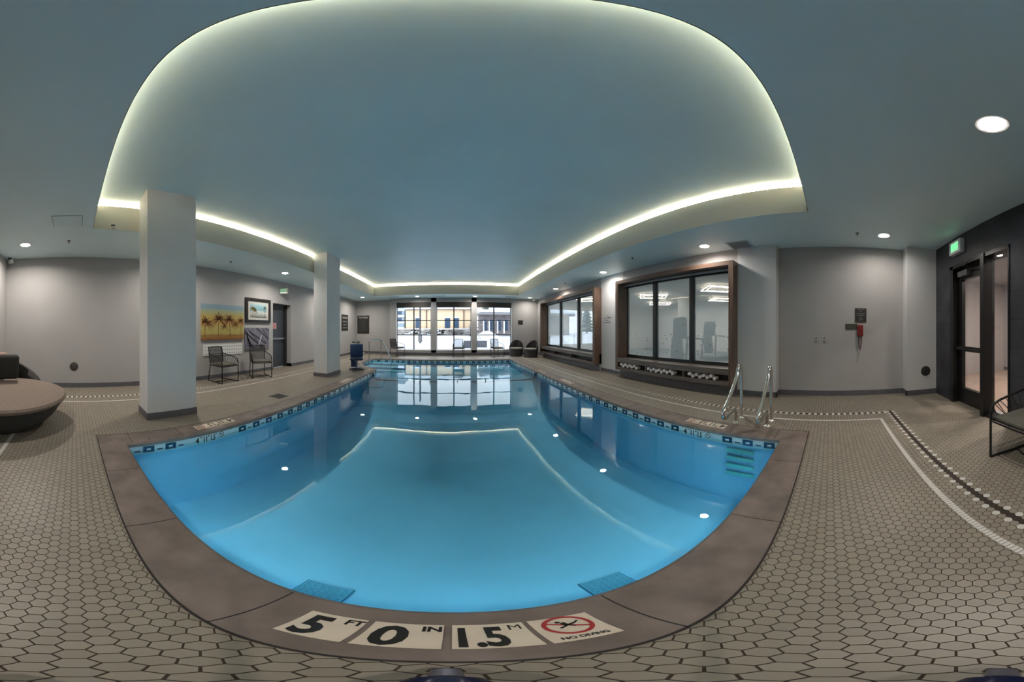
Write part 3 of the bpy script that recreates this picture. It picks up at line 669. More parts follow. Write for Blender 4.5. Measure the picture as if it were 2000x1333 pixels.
# rope chairs
def rope_chair(loc, rz, lab):
    t = thing('rope_chair', lab, 'chair', loc, rz, 'black rope armchairs around the pool')
    zs = .42
    for s in (-1, 1):
        m = MB(); m.tube([(s*.265, .27, .012), (s*.27, .265, zs), (s*.27, .26, .52)], .0125, 8); m.build('leg', blackm, t)
        m = MB(); m.tube([(s*.225, -.33, .012), (s*.215, -.25, zs)], .0125, 8); m.build('leg', blackm, t)
        m = MB(); m.tube([(s*.265, .27, .012), (s*.225, -.33, .012)], .0125, 8); m.build('runner', blackm, t)
        m = MB(); arm = [(s*.27, .26, .52), (s*.27, .235, .58), (s*.265, .16, .615), (s*.25, -.02, .655), (s*.225, -.27, .70)]; m.tube(arm, .0125, 8); m.build('armrest', blackm, t)
        m = MB()
        for k in range(11):
            u = k/10; j = min(3, int(u*4)); w = u*4-j; a = Vector(arm[j]).lerp(Vector(arm[j+1]), w); b = Vector((s*.265, .25, zs)).lerp(Vector((s*.22, -.24, zs)), min(1, u*1.0+(.10 if k % 2 else -.05)*(1-u)))
            m.tube([a, b], .0045, 5)
        m.build('arm_rope', rope, t)
    m = MB(); m.tube([(-.24, -.05, .012), (-.12, -.0, .012), (0, .01, .012), (.12, -.0, .012), (.24, -.05, .012)], .009, 8); m.build('stretcher', blackm, t)
    m = MB(); m.tube([(.27, .265, zs), (-.27, .265, zs), (-.215, -.25, zs), (.215, -.25, zs)], .013, 8, True); m.build('seat_frame', blackm, t)
    m = MB(); m.tube([(-.215, -.25, zs), (-.225, -.29, .70), (-.225, -.32, .87), (-.11, -.335, .88), (.11, -.335, .88), (.225, -.32, .87), (.225, -.29, .70), (.215, -.25, zs)], .0135, 8); m.build('back_frame', blackm, t)
    m = MB()
    for k in range(31):
        x = -.205+.41*k/30; m.tube([(x*1.05, -.333, .875), (x, -.255, zs)], .0045, 5)
    m.build('back_rope', rope, t)
    m = MB(); m.rbox((0, .0, zs+.028), (.49, .49, .055), .022, puff=.012); m.build('seat_cushion', cush, t)
    return t
c0 = rope_chair((-4.97, 3.54, 0), R(-84), 'black rope chair under the palm sunset canvas on the left wall')
dup(c0, (-4.86, 4.72, 0), R(-119), 'black rope chair in front of the grey frond picture, beside the grey door')
dup(c0, (-2.75, 11.85, 0), R(-120), 'black rope chair before the far left snowy window')
dup(c0, (.30, 11.85, 0), R(180), 'black rope chair before the middle snowy window')
dup(c0, (2.2, 11.75, 0), R(196), 'black rope chair before the far right snowy window')
dup(c0, (1.50, -1.66, 0), R(0), 'black rope chair beside the glass door, cut off by the right picture edge')

# tub chairs
wk = wicker('dark_brown_wicker', wicker_c); wkd = wicker('black_wicker_shell', (.018, .019, .016), 200)
def tub(loc, rz, lab):
    t = thing('tub_chair', lab, 'chair', loc, rz, 'round dark wicker tub chairs')
    def shell(r0, r1):
        m = MB(); N = 48; rows = 10; vs = []; fs = []
        for i in range(N):
            a = 2*pi*i/N; c = max(0, cos(a+pi/2)); top = .36+.45*(c**.55 if c > 0 else 0)
            for j in range(rows+1):
                u = j/rows; z = u*top; rr = r0+(r1-r0)*sin(min(1, z/.5)*pi/2)*1.0
                if z > .45: rr -= (z-.45)*.16
                vs.append((rr*cos(a), rr*sin(a), z))
            for j in range(rows, -1, -1):
                u = j/rows; z = max(u*top, .34); rr = (r0+(r1-r0)*sin(min(1, z/.5)*pi/2))-.035
                if z > .45: rr -= (z-.45)*.16
                vs.append((rr*cos(a), rr*sin(a), z+.004))
        M_ = 2*(rows+1)
        for i in range(N):
            for j in range(M_-1):
                a, b = i*M_+j, ((i+1) % N)*M_+j; fs.append((a, b, b+1, a+1))
        m.add(vs, fs, 0, True); return m
    shell(.31, .37).build('shell', wk, t)
    m = MB(); m.lathe([(0, .36), (.30, .36), (.325, .38), (.325, .41), (.30, .435), (0, .445)], n=32); m.build('seat_cushion', mat('pale_cushion', (.30, .29, .27), .9), t)
    return t
c1 = tub((3.22, 11.82, 0), R(160), 'dark wicker tub chair against the far wall, left of the pair')
dup(c1, (3.80, 11.22, 0), R(120), 'dark wicker tub chair touching the farther window bench, right of the pair')

# round daybed
t = thing('daybed', 'big round wicker daybed with brown mattress in the near left corner', 'daybed', (-3.27, -1.06, 0), 0)
m = MB(); m.lathe([(0, 0), (.60, 0), (.66, .04), (.80, .18), (.90, .34), (.905, .36), (0, .36)], n=56); m.build('base', wkd, t)
m = MB(); m.lathe([(0, .355), (.90, .355), (.935, .375), (.945, .405), (.93, .435), (.88, .452), (0, .46)], n=64); m.build('mattress', mat('brown_mattress_fabric', (.20, .155, .125), .9, noise=.1, nscale=30, bump=.2, bscale=300), t)
m = MB(); vs = []; N = 40; a0 = R(227)
for i in range(N+1):
    a = a0+R(-78+156*i/N); h = .42+.50*max(0, cos((a-a0)*90/78))**.75
    for r_, z in ((.90, .34), (.955, .345), (.975, (h+.34)/2), (.96, h), (.93, h+.006), (.915, h-.01), (.90, (h+.34)/2)): vs.append((r_*cos(a), r_*sin(a), z))
fs = []
for i in range(N):
    for j in range(7): a, b = i*7+j, (i+1)*7+j; a2, b2 = i*7+(j+1) % 7, (i+1)*7+(j+1) % 7; fs.append((a, b, b2, a2))
m.add(vs, fs, 0, True); m.build('back_shell', wkd, t)
m = MB(); m.rbox((0, 0, 0), (.42, .13, .42), .06, puff=0); o = m.build('throw_pillow', mat('dark_pillow', (.02, .02, .018), .85)); o.location = (-3.78, -1.10, .70); o.rotation_euler = (R(-12), 0, R(-65)); tag(o, 'square dark throw pillow leaning on the round daybed', 'pillow')
m = MB(); m.rbox((0, 0, 0), (.40, .12, .34), .055); o = m.build('throw_pillow', mat('pink_pillow', (.33, .22, .19), .9)); o.location = (-3.92, -1.32, .76); o.rotation_euler = (R(-10), 0, R(-50)); tag(o, 'dusty pink pillow behind the dark pillow on the daybed', 'pillow')

# pool lift
t = thing('pool_lift', 'pool access lift with a blue seat on the left deck', 'pool lift', (-3.13, 7.45, 0), R(22))
bl_ = mat('blue_lift_plastic', (.012, .03, .10), .4)
m = MB(); m.rbox((0, .02, .62), (.43, .06, .46), .03, rx=R(8)); m.build('backrest', bl_, t)
m = MB(); m.rbox((0, -.14, .36), (.43, .40, .06), .025); m.build('seat', bl_, t)
for s in (-1, 1):
    m = MB(); m.rbox((s*.235, -.12, .56), (.04, .30, .035), .012); m.build('armrest', blackp if s < 0 else white, t)
m = MB(); m.tube([(0, -.3, .35), (0, -.38, .1)], .018, 8); m.box(-.13, .13, -.5, -.36, .08, .1); m.build('footrest', bl_, t)
m = MB(); m.box(-.24, .24, -.22, .28, .01, .05); m.build('base_plate', mat('lift_grey', (.12, .12, .13), .5), t)
m = MB(); m.tube([(.16, .1, .06), (-.05, -.05, .30), (-.05, .0, .36)], .022, 8); m.tube([(-.20, -.05, .06), (.18, -.05, .06)], .018, 8); m.build('lift_arm', white, t)
m = MB(); m.tube([(0, .12, .05), (0, .12, .86)], .04, 12); m.build('mast', mat('lift_mast', (.35, .36, .37), .3), t)
m = MB(); m.rbox((-.11, .12, .20), (.17, .16, .26), .02); m.build('battery_box', bl_, t)
m = MB(); m.rbox((-.10, .12, .90), (.13, .08, .06), .012); m.rbox((.06, .12, .90), (.11, .08, .08), .012); m.build('control_unit', mat('lift_control', (.14, .18, .16), .5), t)

# towels
tw = mat('white_towel', (.90, .89, .91), .95, bump=.5, bscale=300)
def towel(loc, r, roll, L=.30):
    m = MB(); N = 44; turns = 2.6; th = r*.20; A = []; B = []
    for i in range(N+1):
        a = roll+2*pi*turns*i/N; rr = r*.18+(r*.82-th/2)*i/N; A.append(((rr+th/2)*cos(a), (rr+th/2)*sin(a))); B.append(((rr-th/2)*cos(a), (rr-th/2)*sin(a)))
    vs = [(0, y, z) for y, z in A]+[(0, y, z) for y, z in B]+[(L, y, z) for y, z in A]+[(L, y, z) for y, z in B]; k = N+1; fs = []
    for i in range(N):
        fs += [(i, i+1, k+i+1, k+i), (2*k+i, 3*k+i, 3*k+i+1, 2*k+i+1), (i, 2*k+i, 2*k+i+1, i+1), (k+i, k+i+1, 3*k+i+1, 3*k+i)]
    m.add(vs, fs, 0, False); m.cyl((0, 0, 0), r*.16, .004, L, 8, axis='X')
    o = m.build('rolled_towel', tw); o.location = loc; return o
ordn = ['first', 'second', 'third', 'fourth', 'fifth', 'sixth', 'seventh', 'eighth', 'ninth', 'tenth', 'eleventh', 'twelfth']
TY = []
for cub, ya, yb, nb in (('left', 4.98, 4.40, 8), ('middle', 3.98, 3.24, 10), ('right', 2.80, 2.20, 8)):
    rr = .042; k = 0; xs = 4.215
    nlow = nb; step = (ya-yb)/(nlow-1)
    L_ = [(ya-step*i, .30+rr*.98+(.040 if i % 2 == 0 else 0)) for i in range(nlow)]
    for i, (y, z) in enumerate(L_):
        r_ = rr
        o = towel((xs+random.uniform(-.012, .012), y, z), r_*random.uniform(.93, 1.0), random.uniform(0, 6.3), .15)
        tag(o, 'white rolled towel, %s from the left in the %s cubby of the window bench' % (ordn[i], cub), 'towel', 'rolled towels in the window bench')

# left wall pictures -------------------------------------------------
def flatbox(m, w, h, z0, z1, mi=0, cx=0, cy=0): m.box(cx-w/2, cx+w/2, cy-h/2, cy+h/2, z0, z1, mi)
def hang(name, lab, cat, o, axes, group=None):
    t = thing(name, lab, cat, (0, 0, 0), 0, group); M = frame(o, *axes); t.location = M.translation; t.rotation_euler = M.to_3x3().to_euler(); return t
def gradient(name, stops, axis=1, noise=.25):
    m = bpy.data.materials.new(name); m.use_nodes = True; N = m.node_tree; L = N.links; b = N.nodes['Principled BSDF']; b.inputs['Roughness'].default_value = .7
    tc = N.nodes.new('ShaderNodeTexCoord'); sp = N.nodes.new('ShaderNodeSeparateXYZ'); L.new(tc.outputs['Generated'], sp.inputs[0])
    nz = N.nodes.new('ShaderNodeTexNoise'); nz.inputs['Scale'].default_value = 4; nz.inputs['Detail'].default_value = 6; L.new(tc.outputs['Generated'], nz.inputs['Vector'])
    a = N.nodes.new('ShaderNodeMath'); a.operation = 'MULTIPLY_ADD'; a.inputs[1].default_value = noise; L.new(nz.outputs[0], a.inputs[0]); 
    s = N.nodes.new('ShaderNodeMath'); s.operation = 'SUBTRACT'; L.new(sp.outputs[axis], s.inputs[0]); s.inputs[1].default_value = noise/2; L.new(s.outputs[0], a.inputs[2])
    cr = N.nodes.new('ShaderNodeValToRGB'); L.new(a.outputs[0], cr.inputs[0]); e = cr.color_ramp.elements
    while len(e) < len(stops): e.new(.5)
    for q, (p, c) in zip(e, stops): q.position = p; q.color = (*c, 1)
    L.new(cr.outputs[0], b.inputs['Base Color']); return m
def clip(o, hw, hh):
    bm = bmesh.new(); bm.from_mesh(o.data)
    for pn, co in (((1, 0, 0), (hw, 0, 0)), ((-1, 0, 0), (-hw, 0, 0)), ((0, 1, 0), (0, hh, 0)), ((0, -1, 0), (0, -hh, 0))):
        bmesh.ops.bisect_plane(bm, geom=bm.verts[:]+bm.edges[:]+bm.faces[:], plane_co=co, plane_no=pn, clear_outer=True)
    bm.to_mesh(o.data); bm.free()
def palm(m, x, y0, y1, R_, z, mi, seed, lean=0):
    rnd = random.Random(seed); P = []
    k = 7
    for i in range(k+1):
        u = i/k; P.append(Vector((x+lean*u*u, y0+(y1-y0)*u, z)))
    for a, b in zip(P, P[1:]): m.obox((a+b)/2, ((b-a).length*1.1, .013, .0012), math.atan2((b-a).y, (b-a).x), mi=mi)
    c = P[-1]
    for i in range(15):
        a = R(-35+250*i/14+rnd.uniform(-8, 8)); L_ = R_*rnd.uniform(.75, 1.05); prev = c; 
        for j in range(1, 6):
            u = j/5; p = c+Vector((cos(a)*L_*u, sin(a)*L_*u-R_*.45*u*u, 0)); d = p-prev; m.obox((p+prev)/2, (d.length*1.15, R_*.055*(1.15-u), .0012), math.atan2(d.y, d.x), mi=mi)
            for q in (-1, 1):                                          # leaflets
                e = math.atan2(d.y, d.x)+q*R(55); l = R_*.15*(1.1-u); w = p+Vector((cos(e)*l/2, sin(e)*l/2, 0)); m.obox(w, (l, R_*.035, .0012), e, mi=mi)
            prev = p
t = hang('canvas_picture', 'large unframed canvas of brown palms against a golden sunset', 'picture', (-5.415, 3.85, 1.525), ONX_L)
m = MB(); flatbox(m, 1.42, .965, 0, .035); m.build('canvas', gradient('sunset_canvas_paint', [(0, (.17, .07, .025)), (.09, (.30, .15, .03)), (.13, (.22, .12, .03)), (.17, (.38, .30, .08)), (.34, (.42, .36, .12)), (.5, (.42, .24, .055)), (.68, (.40, .30, .09)), (.82, (.29, .33, .20)), (.9, (.19, .30, .36)), (1, (.22, .31, .36))], noise=.12), t)
for x, y1, R_, sd, ln in ((-.60, -.02, .26, 1, .0), (-.19, .06, .29, 2, .03), (.21, .05, .28, 3, -.02), (.62, .02, .20, 4, -.02)):
    m = MB(); palm(m, x, -.41, y1+.02, R_*1.12, .0358, 0, sd, ln); m.build('palm_tree', mat('palm_paint', (.14, .055, .018), .8), t)
for x, y1, R_, sd in ((-.50, -.06, .22, 11), (.02, -.12, .18, 12), (.40, -.06, .22, 13)):
    m = MB(); palm(m, x, -.2, y1, R_, .0354, 0, sd); m.build('palm_tree', mat('palm_paint_light', (.30, .14, .035), .8), t)
for ch in list(t.children):
    if ch.name.startswith('palm_tree'): clip(ch, .705, .475)
t = hang('framed_picture', 'black framed beach and palm picture with white mat above the grey one', 'picture', (-5.415, 5.19, 1.915), ONX_L)
m = MB(); w, h, b = 1.06, .745, .085
m.box(-w/2, w/2, h/2-b, h/2, 0, .04); m.box(-w/2, w/2, -h/2, -h/2+b, 0, .04); m.box(-w/2, -w/2+b, -h/2+b, h/2-b, 0, .04); m.box(w/2-b, w/2, -h/2+b, h/2-b, 0, .04); m.build('frame', mat('black_wood_frame', (.012, .010, .009), .3), t)
m = MB(); flatbox(m, w-2*b+.01, h-2*b+.01, .005, .012); m.build('mat_board', mat('ivory_mat', (.52, .51, .47), .7), t)
m = MB(); flatbox(m, .70, .44, .012, .014); m.build('print', gradient('beach_print', [(0, (.10, .12, .11)), (.22, (.36, .38, .36)), (.42, (.46, .52, .52)), (.55, (.16, .32, .36)), (.8, (.24, .42, .48)), (1, (.45, .52, .50))], noise=.3), t)
for a_ in ((-.24, .05, .17, 21, 0), (-.15, .0, .15, 22, 0), (.28, .10, .10, 23, 1)):
    m = MB(); palm(m, a_[0], -.20, a_[1], a_[2], .0148, 0, a_[3]); m.build('palm_tree', (mat('gold_palm_paint', (.24, .17, .03), .8), mat('grey_palm_paint', (.08, .09, .09), .8))[a_[4]], t)
t = hang('canvas_picture', 'grey and violet canvas of crossing palm fronds behind the chair', 'picture', (-5.415, 5.145, 1.06), ONX_L)
m = MB(); flatbox(m, 1.01, .64, 0, .03); m.build('canvas', mat('violet_grey_canvas', (.17, .165, .21), .7, noise=.25, nscale=5), t)
m = MB()
for i in range(7):
    a = R((-34, -42, -29, -47, -36, -52, -25)[i]); m.obox((-.20+.10*i, -.02+.05*i-.03*(i % 3), .0306), (1.0-.09*i, (.05, .022, .04, .018, .035, .02, .03)[i], .0012), a)
    m.obox((-.42+.02*i, .06-.05*i, .0306), (.30, .03, .0012), R(-75+9*i))
m2 = MB()
for v in m.v: pass
# clip the strokes to the canvas
bm = bmesh.new(); me = bpy.data.meshes.new('tmp'); me.from_pydata(m.v, [], m.f); bm.from_mesh(me)
for pn, co in (((1, 0, 0), (.5, 0, 0)), ((-1, 0, 0), (-.5, 0, 0)), ((0, 1, 0), (0, .315, 0)), ((0, -1, 0), (0, -.315, 0))):
    bmesh.ops.bisect_plane(bm, geom=bm.verts[:]+bm.edges[:]+bm.faces[:], plane_co=co, plane_no=pn, clear_outer=True)
bm.to_mesh(me); bm.free(); me.materials.append(mat('dark_frond_paint', (.025, .024, .032), .8)); o = bpy.data.objects.new('palm_fronds', me); COL.objects.link(o); o.parent = t
m = MB(); m.obox((.10, -.06, .0312), (.34, .05, .0012), R(68)); m.build('highlight_stroke', mat('pale_violet_paint', (.42, .42, .56), .8), t)
t = hang('pierced_panel', 'long white wall panel with rows of pierced petals behind the left chair', 'wall panel', (-5.415, 3.87, .775), ONX_L)
m = MB(); flatbox(m, 1.32, .295, 0, .012); m.build('panel', white, t)
m = MB()
for r_ in range(3):
    for c in range(16):
        x, y = -.60+.08*c, -.095+.095*r_; m.obox((x, y, .0125), (.038, .012, .001), R(40)); m.obox((x+.02, y-.012, .0125), (.03, .010, .001), R(-50))
o = m.build('piercing', mat('panel_shadow_hole', (.13, .15, .19), .9), t); o['kind'] = 'stuff'

def bars(m, rows, w, z, x0=0, seed=0, h=.006, align='c'):
    rnd = random.Random(seed)
    for y, f in rows:
        if align == 'c': m.box(x0-w*f/2, x0+w*f/2, y-h/2, y+h/2, z, z+.0008)
        else: m.box(x0-w/2, x0-w/2+w*f, y-h/2, y+h/2, z, z+.0008)
dk = mat('dark_sign_plate', (.018, .017, .015), .4); lt = mat('pale_sign_print', (.42, .42, .40), .6); lt2 = mat('dim_sign_print', (.07, .07, .065), .6)
t = hang('rules_sign', 'tall black pool rules sign on the far wall left of the windows', 'sign', (-5.0, 12.895, 1.64), ONY_F)
m = MB(); flatbox(m, .72, 1.02, 0, .015); m.build('plate', dk, t)
text('title_lettering', 'Pool Rules', .15, lt, t, Matrix.Translation((0, .40, .0158)), bold=.003, sx=.88)
m = MB(); rnd = random.Random(3); bars(m, [(.28-.045*i, rnd.uniform(.7, 1)) for i in range(16)], .58, .015, h=.016, align='l'); m.build('lettering', lt2, t)
t = hang('warning_sign', 'black sign with large pale lettering on the far end of the left wall', 'sign', (-5.415, 11.3, 1.71), ONX_L)
m = MB(); flatbox(m, .74, .82, 0, .015); m.build('plate', dk, t)
m = MB()
for y, f in ((.28, .8), (.22, .8), (.05, .75), (-.11, .5), (-.27, .7)): bars(m, [(y, f)], .72, .015, h=.05)
m.build('lettering', mat('grey_sign_print', (.20, .20, .20), .6), t)
o = hang('notice_sign', 'tiny dark square sign on the far wall right of the windows', 'sign', (3.63, 12.445, 1.74), ONY_F)
m = MB(); flatbox(m, .26, .22, 0, .012); m.build('plate', dk, o); m = MB(); bars(m, [(.0, .35), (-.05, .2)], .2, .012, h=.02); m.build('lettering', lt2, o)
# pilaster lettering
t = hang('wall_lettering', 'small grey lines of lettering on the white pilaster between the fogged windows', 'lettering', (4.498, 5.98, 1.60), ONX_R)
m = MB(); z = .0005
for y, x, w in ((.15, .01, .07), (.095, .10, .17), (.085, -.10, .13), (.02, 0, .15), (-.05, 0, .36)): m.box(x-w/2, x+w/2, y-.012, y+.012, 0, z)
m.build('lettering', mat('grey_wall_print', (.18, .18, .22), .7), t)

# right wall: phone, signs, outlets, round plates
XW = 4.698
t = hang('emergency_phone', 'red emergency wall phone with dangling cord under the black sign', 'phone', (XW, -.585, 1.30), ONX_R)
redp = mat('red_phone_plastic', (.20, .015, .015), .35)
m = MB(); m.rbox((0, 0, .035), (.115, .225, .07), .015); m.build('body', redp, t)
m = MB(); m.rbox((0, .01, .085), (.05, .19, .035), .016); m.rbox((0, .085, .078), (.06, .05, .05), .015); m.rbox((0, -.075, .078), (.06, .05, .05), .015); m.build('handset', redp, t)
m = MB(); m.tube([(-.02, -.11, .05), (-.03, -.2, .05), (-.008, -.34, .045), (.0, -.375, .045), (.012, -.34, .045), (.03, -.2, .05), (.02, -.11, .05)], .007, 6); m.build('cord', mat('dark_red_cord', (.12, .015, .02), .5), t)
m = MB(); m.tube([(-.045, -.11, .006), (-.04, -.35, .006), (-.05, -.56, .006), (-.07, -.62, .006)], .005, 6); m.build('conduit', mat('grey_conduit', (.30, .31, .33), .5), t)
t = hang('phone_sign', 'black sign with a telephone emblem above the red phone', 'sign', (XW, -.60, 1.60), ONX_R)
m = MB(); flatbox(m, .225, .275, 0, .01); m.build('plate', dk, t)
m = MB(); bars(m, [(.11, .75), (.075, .2), (.03, .85), (-.005, .6)], .2, .01, h=.012); m.build('lettering', mat('grey_sign_text', (.16, .16, .16), .6), t)
m = MB(); m.lathe([(.034, 0), (.034, .001), (.040, .001), (.040, 0)], (0, -.08, .0102), 24); m.obox((0, -.08, .0106), (.05, .014, .001), R(-35)); m.obox((0, -.07, .0106), (.03, .012, .001), R(20)); m.build('emblem', mat('grey_sign_text', (.16, .16, .16)), t)
t = hang('address_plaque', 'small dark green plaque left of the red phone', 'sign', (XW, -.415, 1.375), ONX_R)
m = MB(); flatbox(m, .235, .11, 0, .008); m.build('plate', mat('olive_plate', (.04, .045, .03), .5), t); m = MB(); bars(m, [(.015, .8), (-.02, .7)], .2, .008, h=.008); m.build('lettering', mat('dim_olive_print', (.09, .08, .05), .5), t)
def outlet(y, lab):
    t = hang('wall_outlet', lab, 'outlet', (XW, y, 1.125), ONX_R, 'double wall outlets')
    m = MB(); m.rbox((0, 0, .003), (.085, .125, .008), .003); m.build('cover', mat('grey_white_plate', (.42, .43, .42), .5), t)
    m = MB(); m.rbox((0, .03, .008), (.04, .036, .004), .002); m.build('socket', mat('grey_socket', (.16, .17, .16), .5), t); m = MB(); m.rbox((0, -.03, .008), (.04, .036, .004), .002); m.build('socket', mat('grey_socket', (.16, .17, .16), .5), t)
outlet(.272, 'left one of two wall outlets on the right wall'); outlet(.112, 'right one of two wall outlets, nearer the red phone')
t = hang('round_wall_plate', 'round black plate low on the white pilaster beside the dark wall', 'wall plate', (4.448, -1.865, .485), ONX_R)
m = MB(); m.lathe([(0, .012), (.085, .012), (.10, .006), (.10, 0)], n=32); m.build('plate', blackp, t); m = MB(); m.lathe([(.03, .013), (.036, .014), (.042, .013)], n=24); m.lathe([(.06, .013), (.066, .014), (.072, .013)], n=24); m.build('grille_ring', mat('plate_ring', (.05, .05, .05), .4), t)
t = hang('round_wall_plate', 'round dark plate low on the left wall beside the daybed', 'wall plate', (-5.418, -.01, .49), ONX_L)
m = MB(); m.lathe([(0, .012), (.085, .012), (.095, .006), (.095, 0)], n=32); m.build('plate', mat('brown_plate', (.05, .04, .04), .5), t); m = MB(); m.lathe([(.03, .013), (.036, .014), (.042, .013)], n=24); m.build('grille_ring', mat('plate_ring2', (.08, .07, .07), .4), t)

# exit signs
grn = emis('exit_green', (.10, 1.0, .28), .55); grn2 = emis('exit_green_dim', (.35, .85, .42), .25)
t = hang('exit_sign', 'lit green exit sign in a white box above the glass door', 'exit sign', (3.54, -2.10, 2.765), ((-1, 0, 0), (0, 0, 1)))
m = MB(); m.rbox((0, 0, .045), (.38, .25, .09), .008); m.build('housing', mat('exit_white', (.62, .63, .68), .4), t)
m = MB(); flatbox(m, .25, .17, .09, .0915, cx=0); m.build('face_plate', emis('exit_pale_green', (.40, .9, .50), .30), t)
text('lettering', 'EXIT', .13, grn, t, Matrix.Translation((0, 0, .0922)), bold=.004, sx=.9)
t = thing('exit_sign', 'small double sided exit sign near the top of the left wall above the grey door', 'exit sign', (-5.28, 6.25, 2.65)); t.rotation_euler = frame((0, 0, 0), (.93, .36, 0), (0, 0, 1)).to_3x3().to_euler()
m = MB(); m.rbox((0, 0, -.012), (.32, .22, .05), .008); m.build('housing', mat('exit_grey', (.34, .38, .35), .4), t)
text('lettering', 'EXIT', .12, grn2, t, Matrix.Translation((0, .02, .0145)), bold=.003, sx=.9)
m = MB(); m.box(-.11, .13, -.07, -.05, .012, .016); m.build('lamp_bar', emis('exit_bar', (.9, 1, .85), .5), t)
m = MB(); m.obox((-.14, 0, -.012), (.06, .12, .04)); m.build('mount', mat('exit_grey', (.3, .3, .3)), t)

# ceiling things
def vent(loc, sx, sy, lab, frame_only=False):
    t = thing('ceiling_vent', lab, 'vent', loc)
    vm_ = mat('vent_paint', (.48, .58, .62), .5); m = MB()
    if frame_only:
        m.box(-sx/2, sx/2, -sy/2, sy/2, -.006, 0); m.build('panel', mat('access_panel_paint', (.70, .88, .92), .5), t)
        m = MB(); b = .008
        for q in ((-sx/2-b, sx/2+b, -sy/2-b, -sy/2), (-sx/2-b, sx/2+b, sy/2, sy/2+b), (-sx/2-b, -sx/2, -sy/2, sy/2), (sx/2, sx/2+b, -sy/2, sy/2)): m.box(*q, -.002, 0)
        m.build('edge_gap', mat('vent_gap', (.20, .24, .26), .6), t); return t
    b = .03
    for q in ((-sx/2, sx/2, -sy/2, -sy/2+b), (-sx/2, sx/2, sy/2-b, sy/2), (-sx/2, -sx/2+b, -sy/2+b, sy/2-b), (sx/2-b, sx/2, -sy/2+b, sy/2-b)): m.box(*q, -.012, 0)
    m.build('frame', vm_, t); m = MB(); m.box(-sx/2+b, sx/2-b, -sy/2+b, sy/2-b, -.002, 0); m.build('backing', mat('vent_gap', (.06, .07, .08)), t)
    m = MB(); k = int((sy-2*b)/.03)
    for i in range(k): m.obox((0, -sy/2+b+.015+.03*i, -.007), (sx-2*b, .022, .002), rx=R(30))
    m.build('louvre', vm_, t); return t
vent((-3.50, -.10, ZS), .40, .42, 'square access panel in the near left ceiling', True)
vent((4.27, 1.675, ZS), .44, .45, 'square louvred vent above the towel bench in the right ceiling')
vent((-2.9, 11.75, ZS), .5, .16, 'slim vent in the far ceiling above the left snowy window'); vent((-.55, 11.75, ZS), .5, .16, 'slim vent in the far ceiling above the middle snowy window'); vent((2.9, 11.75, ZS), .5, .16, 'slim vent in the far ceiling above the right snowy window')
def sprinkler(loc, lab):
    t = thing('sprinkler_head', lab, 'sprinkler', loc, 0, 'ceiling sprinkler heads'); m = MB(); m.lathe([(.035, 0), (.03, -.006), (.012, -.008), (.01, -.03), (.0, -.032)], n=18); m.build('body', mat('sprinkler_metal', (.22, .22, .22), .4, .5), t)
    m = MB(); m.cyl((0, 0, -.04), .02, 0, .002, 14); m.build('deflector', mat('sprinkler_metal', (.22, .22, .22)), t); return t
s0 = sprinkler((-4.36, -.10, ZS), 'tiny sprinkler head in the near left ceiling beside the access panel')
for l, lab in (((3.96, -.45, ZS), 'tiny sprinkler head in the ceiling above the red phone wall'), ((3.72, 4.0, ZS), 'tiny sprinkler head in the ceiling above the towel bench'), ((3.85, 7.6, ZS), 'tiny sprinkler head in the ceiling above the farther bench'), ((-4.6, 3.5, ZS), 'tiny sprinkler head in the ceiling above the sunset canvas')): dup(s0, l, None, lab)
t = thing('sidewall_sprinkler', 'small sprinkler on the cream ceiling step near the left pillar', 'sprinkler', (CX0+.004, .60, 3.07))
m = MB(); m.lathe([(.045, 0), (.04, .008), (.012, .012), (.012, .05), (0, .052)], axis='X', n=20); m.build('body', white, t); m = MB(); m.obox((.055, 0, -.012), (.05, .06, .006)); m.build('deflector', mat('sprinkler_dark', (.08, .07, .05), .4), t)
t = thing('security_camera', 'small white security camera under the ceiling in the near left corner', 'security camera', (-5.32, -1.46, ZS))
m = MB(); m.cyl((0, 0, -.02), .05, 0, .02, 18); m.build('mount', mat('camera_mount', (.06, .05, .05), .5), t); m = MB(); m.rbox((.03, .03, -.09), (.07, .12, .10), .02, R(-35)); m.build('body', white, t); m = MB(); m.cyl((0, 0, 0), .028, 0, .02, 14, axis='X'); o = m.build('lens', blackp, t); o.location = (-.03, .02, -.09)
t = thing('security_camera', 'tiny white security camera under the ceiling in the far right corner', 'security camera', (4.3, 12.2, ZS))
m = MB(); m.cyl((0, 0, -.02), .05, 0, .02, 18); m.build('mount', white, t); m = MB(); m.rbox((0, -.03, -.07), (.07, .12, .07), .02, R(20)); m.build('body', white, t)

# photographer's tripod under the lens
t = thing('tripod', 'black and blue photographic tripod standing right below the viewpoint', 'tripod', (0, 0, 0))
tb = mat('tripod_blue_black', (.010, .014, .045), .2)
m = MB(); m.tube([(0, 0, .10), (0, 0, 1.0)], .014, 12); m.build('column', blackm, t)
m = MB(); m.tube([(0, 0, .09), (0, 0, .14)], .03, 14); m.build('hub', blackm, t)
for a in (-1.5, 131, -118):
    dx, dy = sin(R(a)), cos(R(a)); m = MB()
    m.tube([(dx*.02, dy*.02, .12), (dx*.08, dy*.08, .095), (dx*.135, dy*.135, .07), (dx*.158, dy*.158, .06), (dx*.166, dy*.166, .055)], [.014, .022, .029, .026, .014], 16); l = m.build('leg', tb, t)
    m = MB(); m.tube([(dx*.17, dy*.17, .05), (dx*.212, dy*.212, .022)], .014, 12); m.build('lower_section', mat('tripod_grey', (.18, .18, .22), .3, .5), l)
    m = MB(); m.tube([(dx*.205, dy*.205, .012), (dx*.222, dy*.222, .012)], [.018, .014], 12); m.build('rubber_foot', blackp, l)
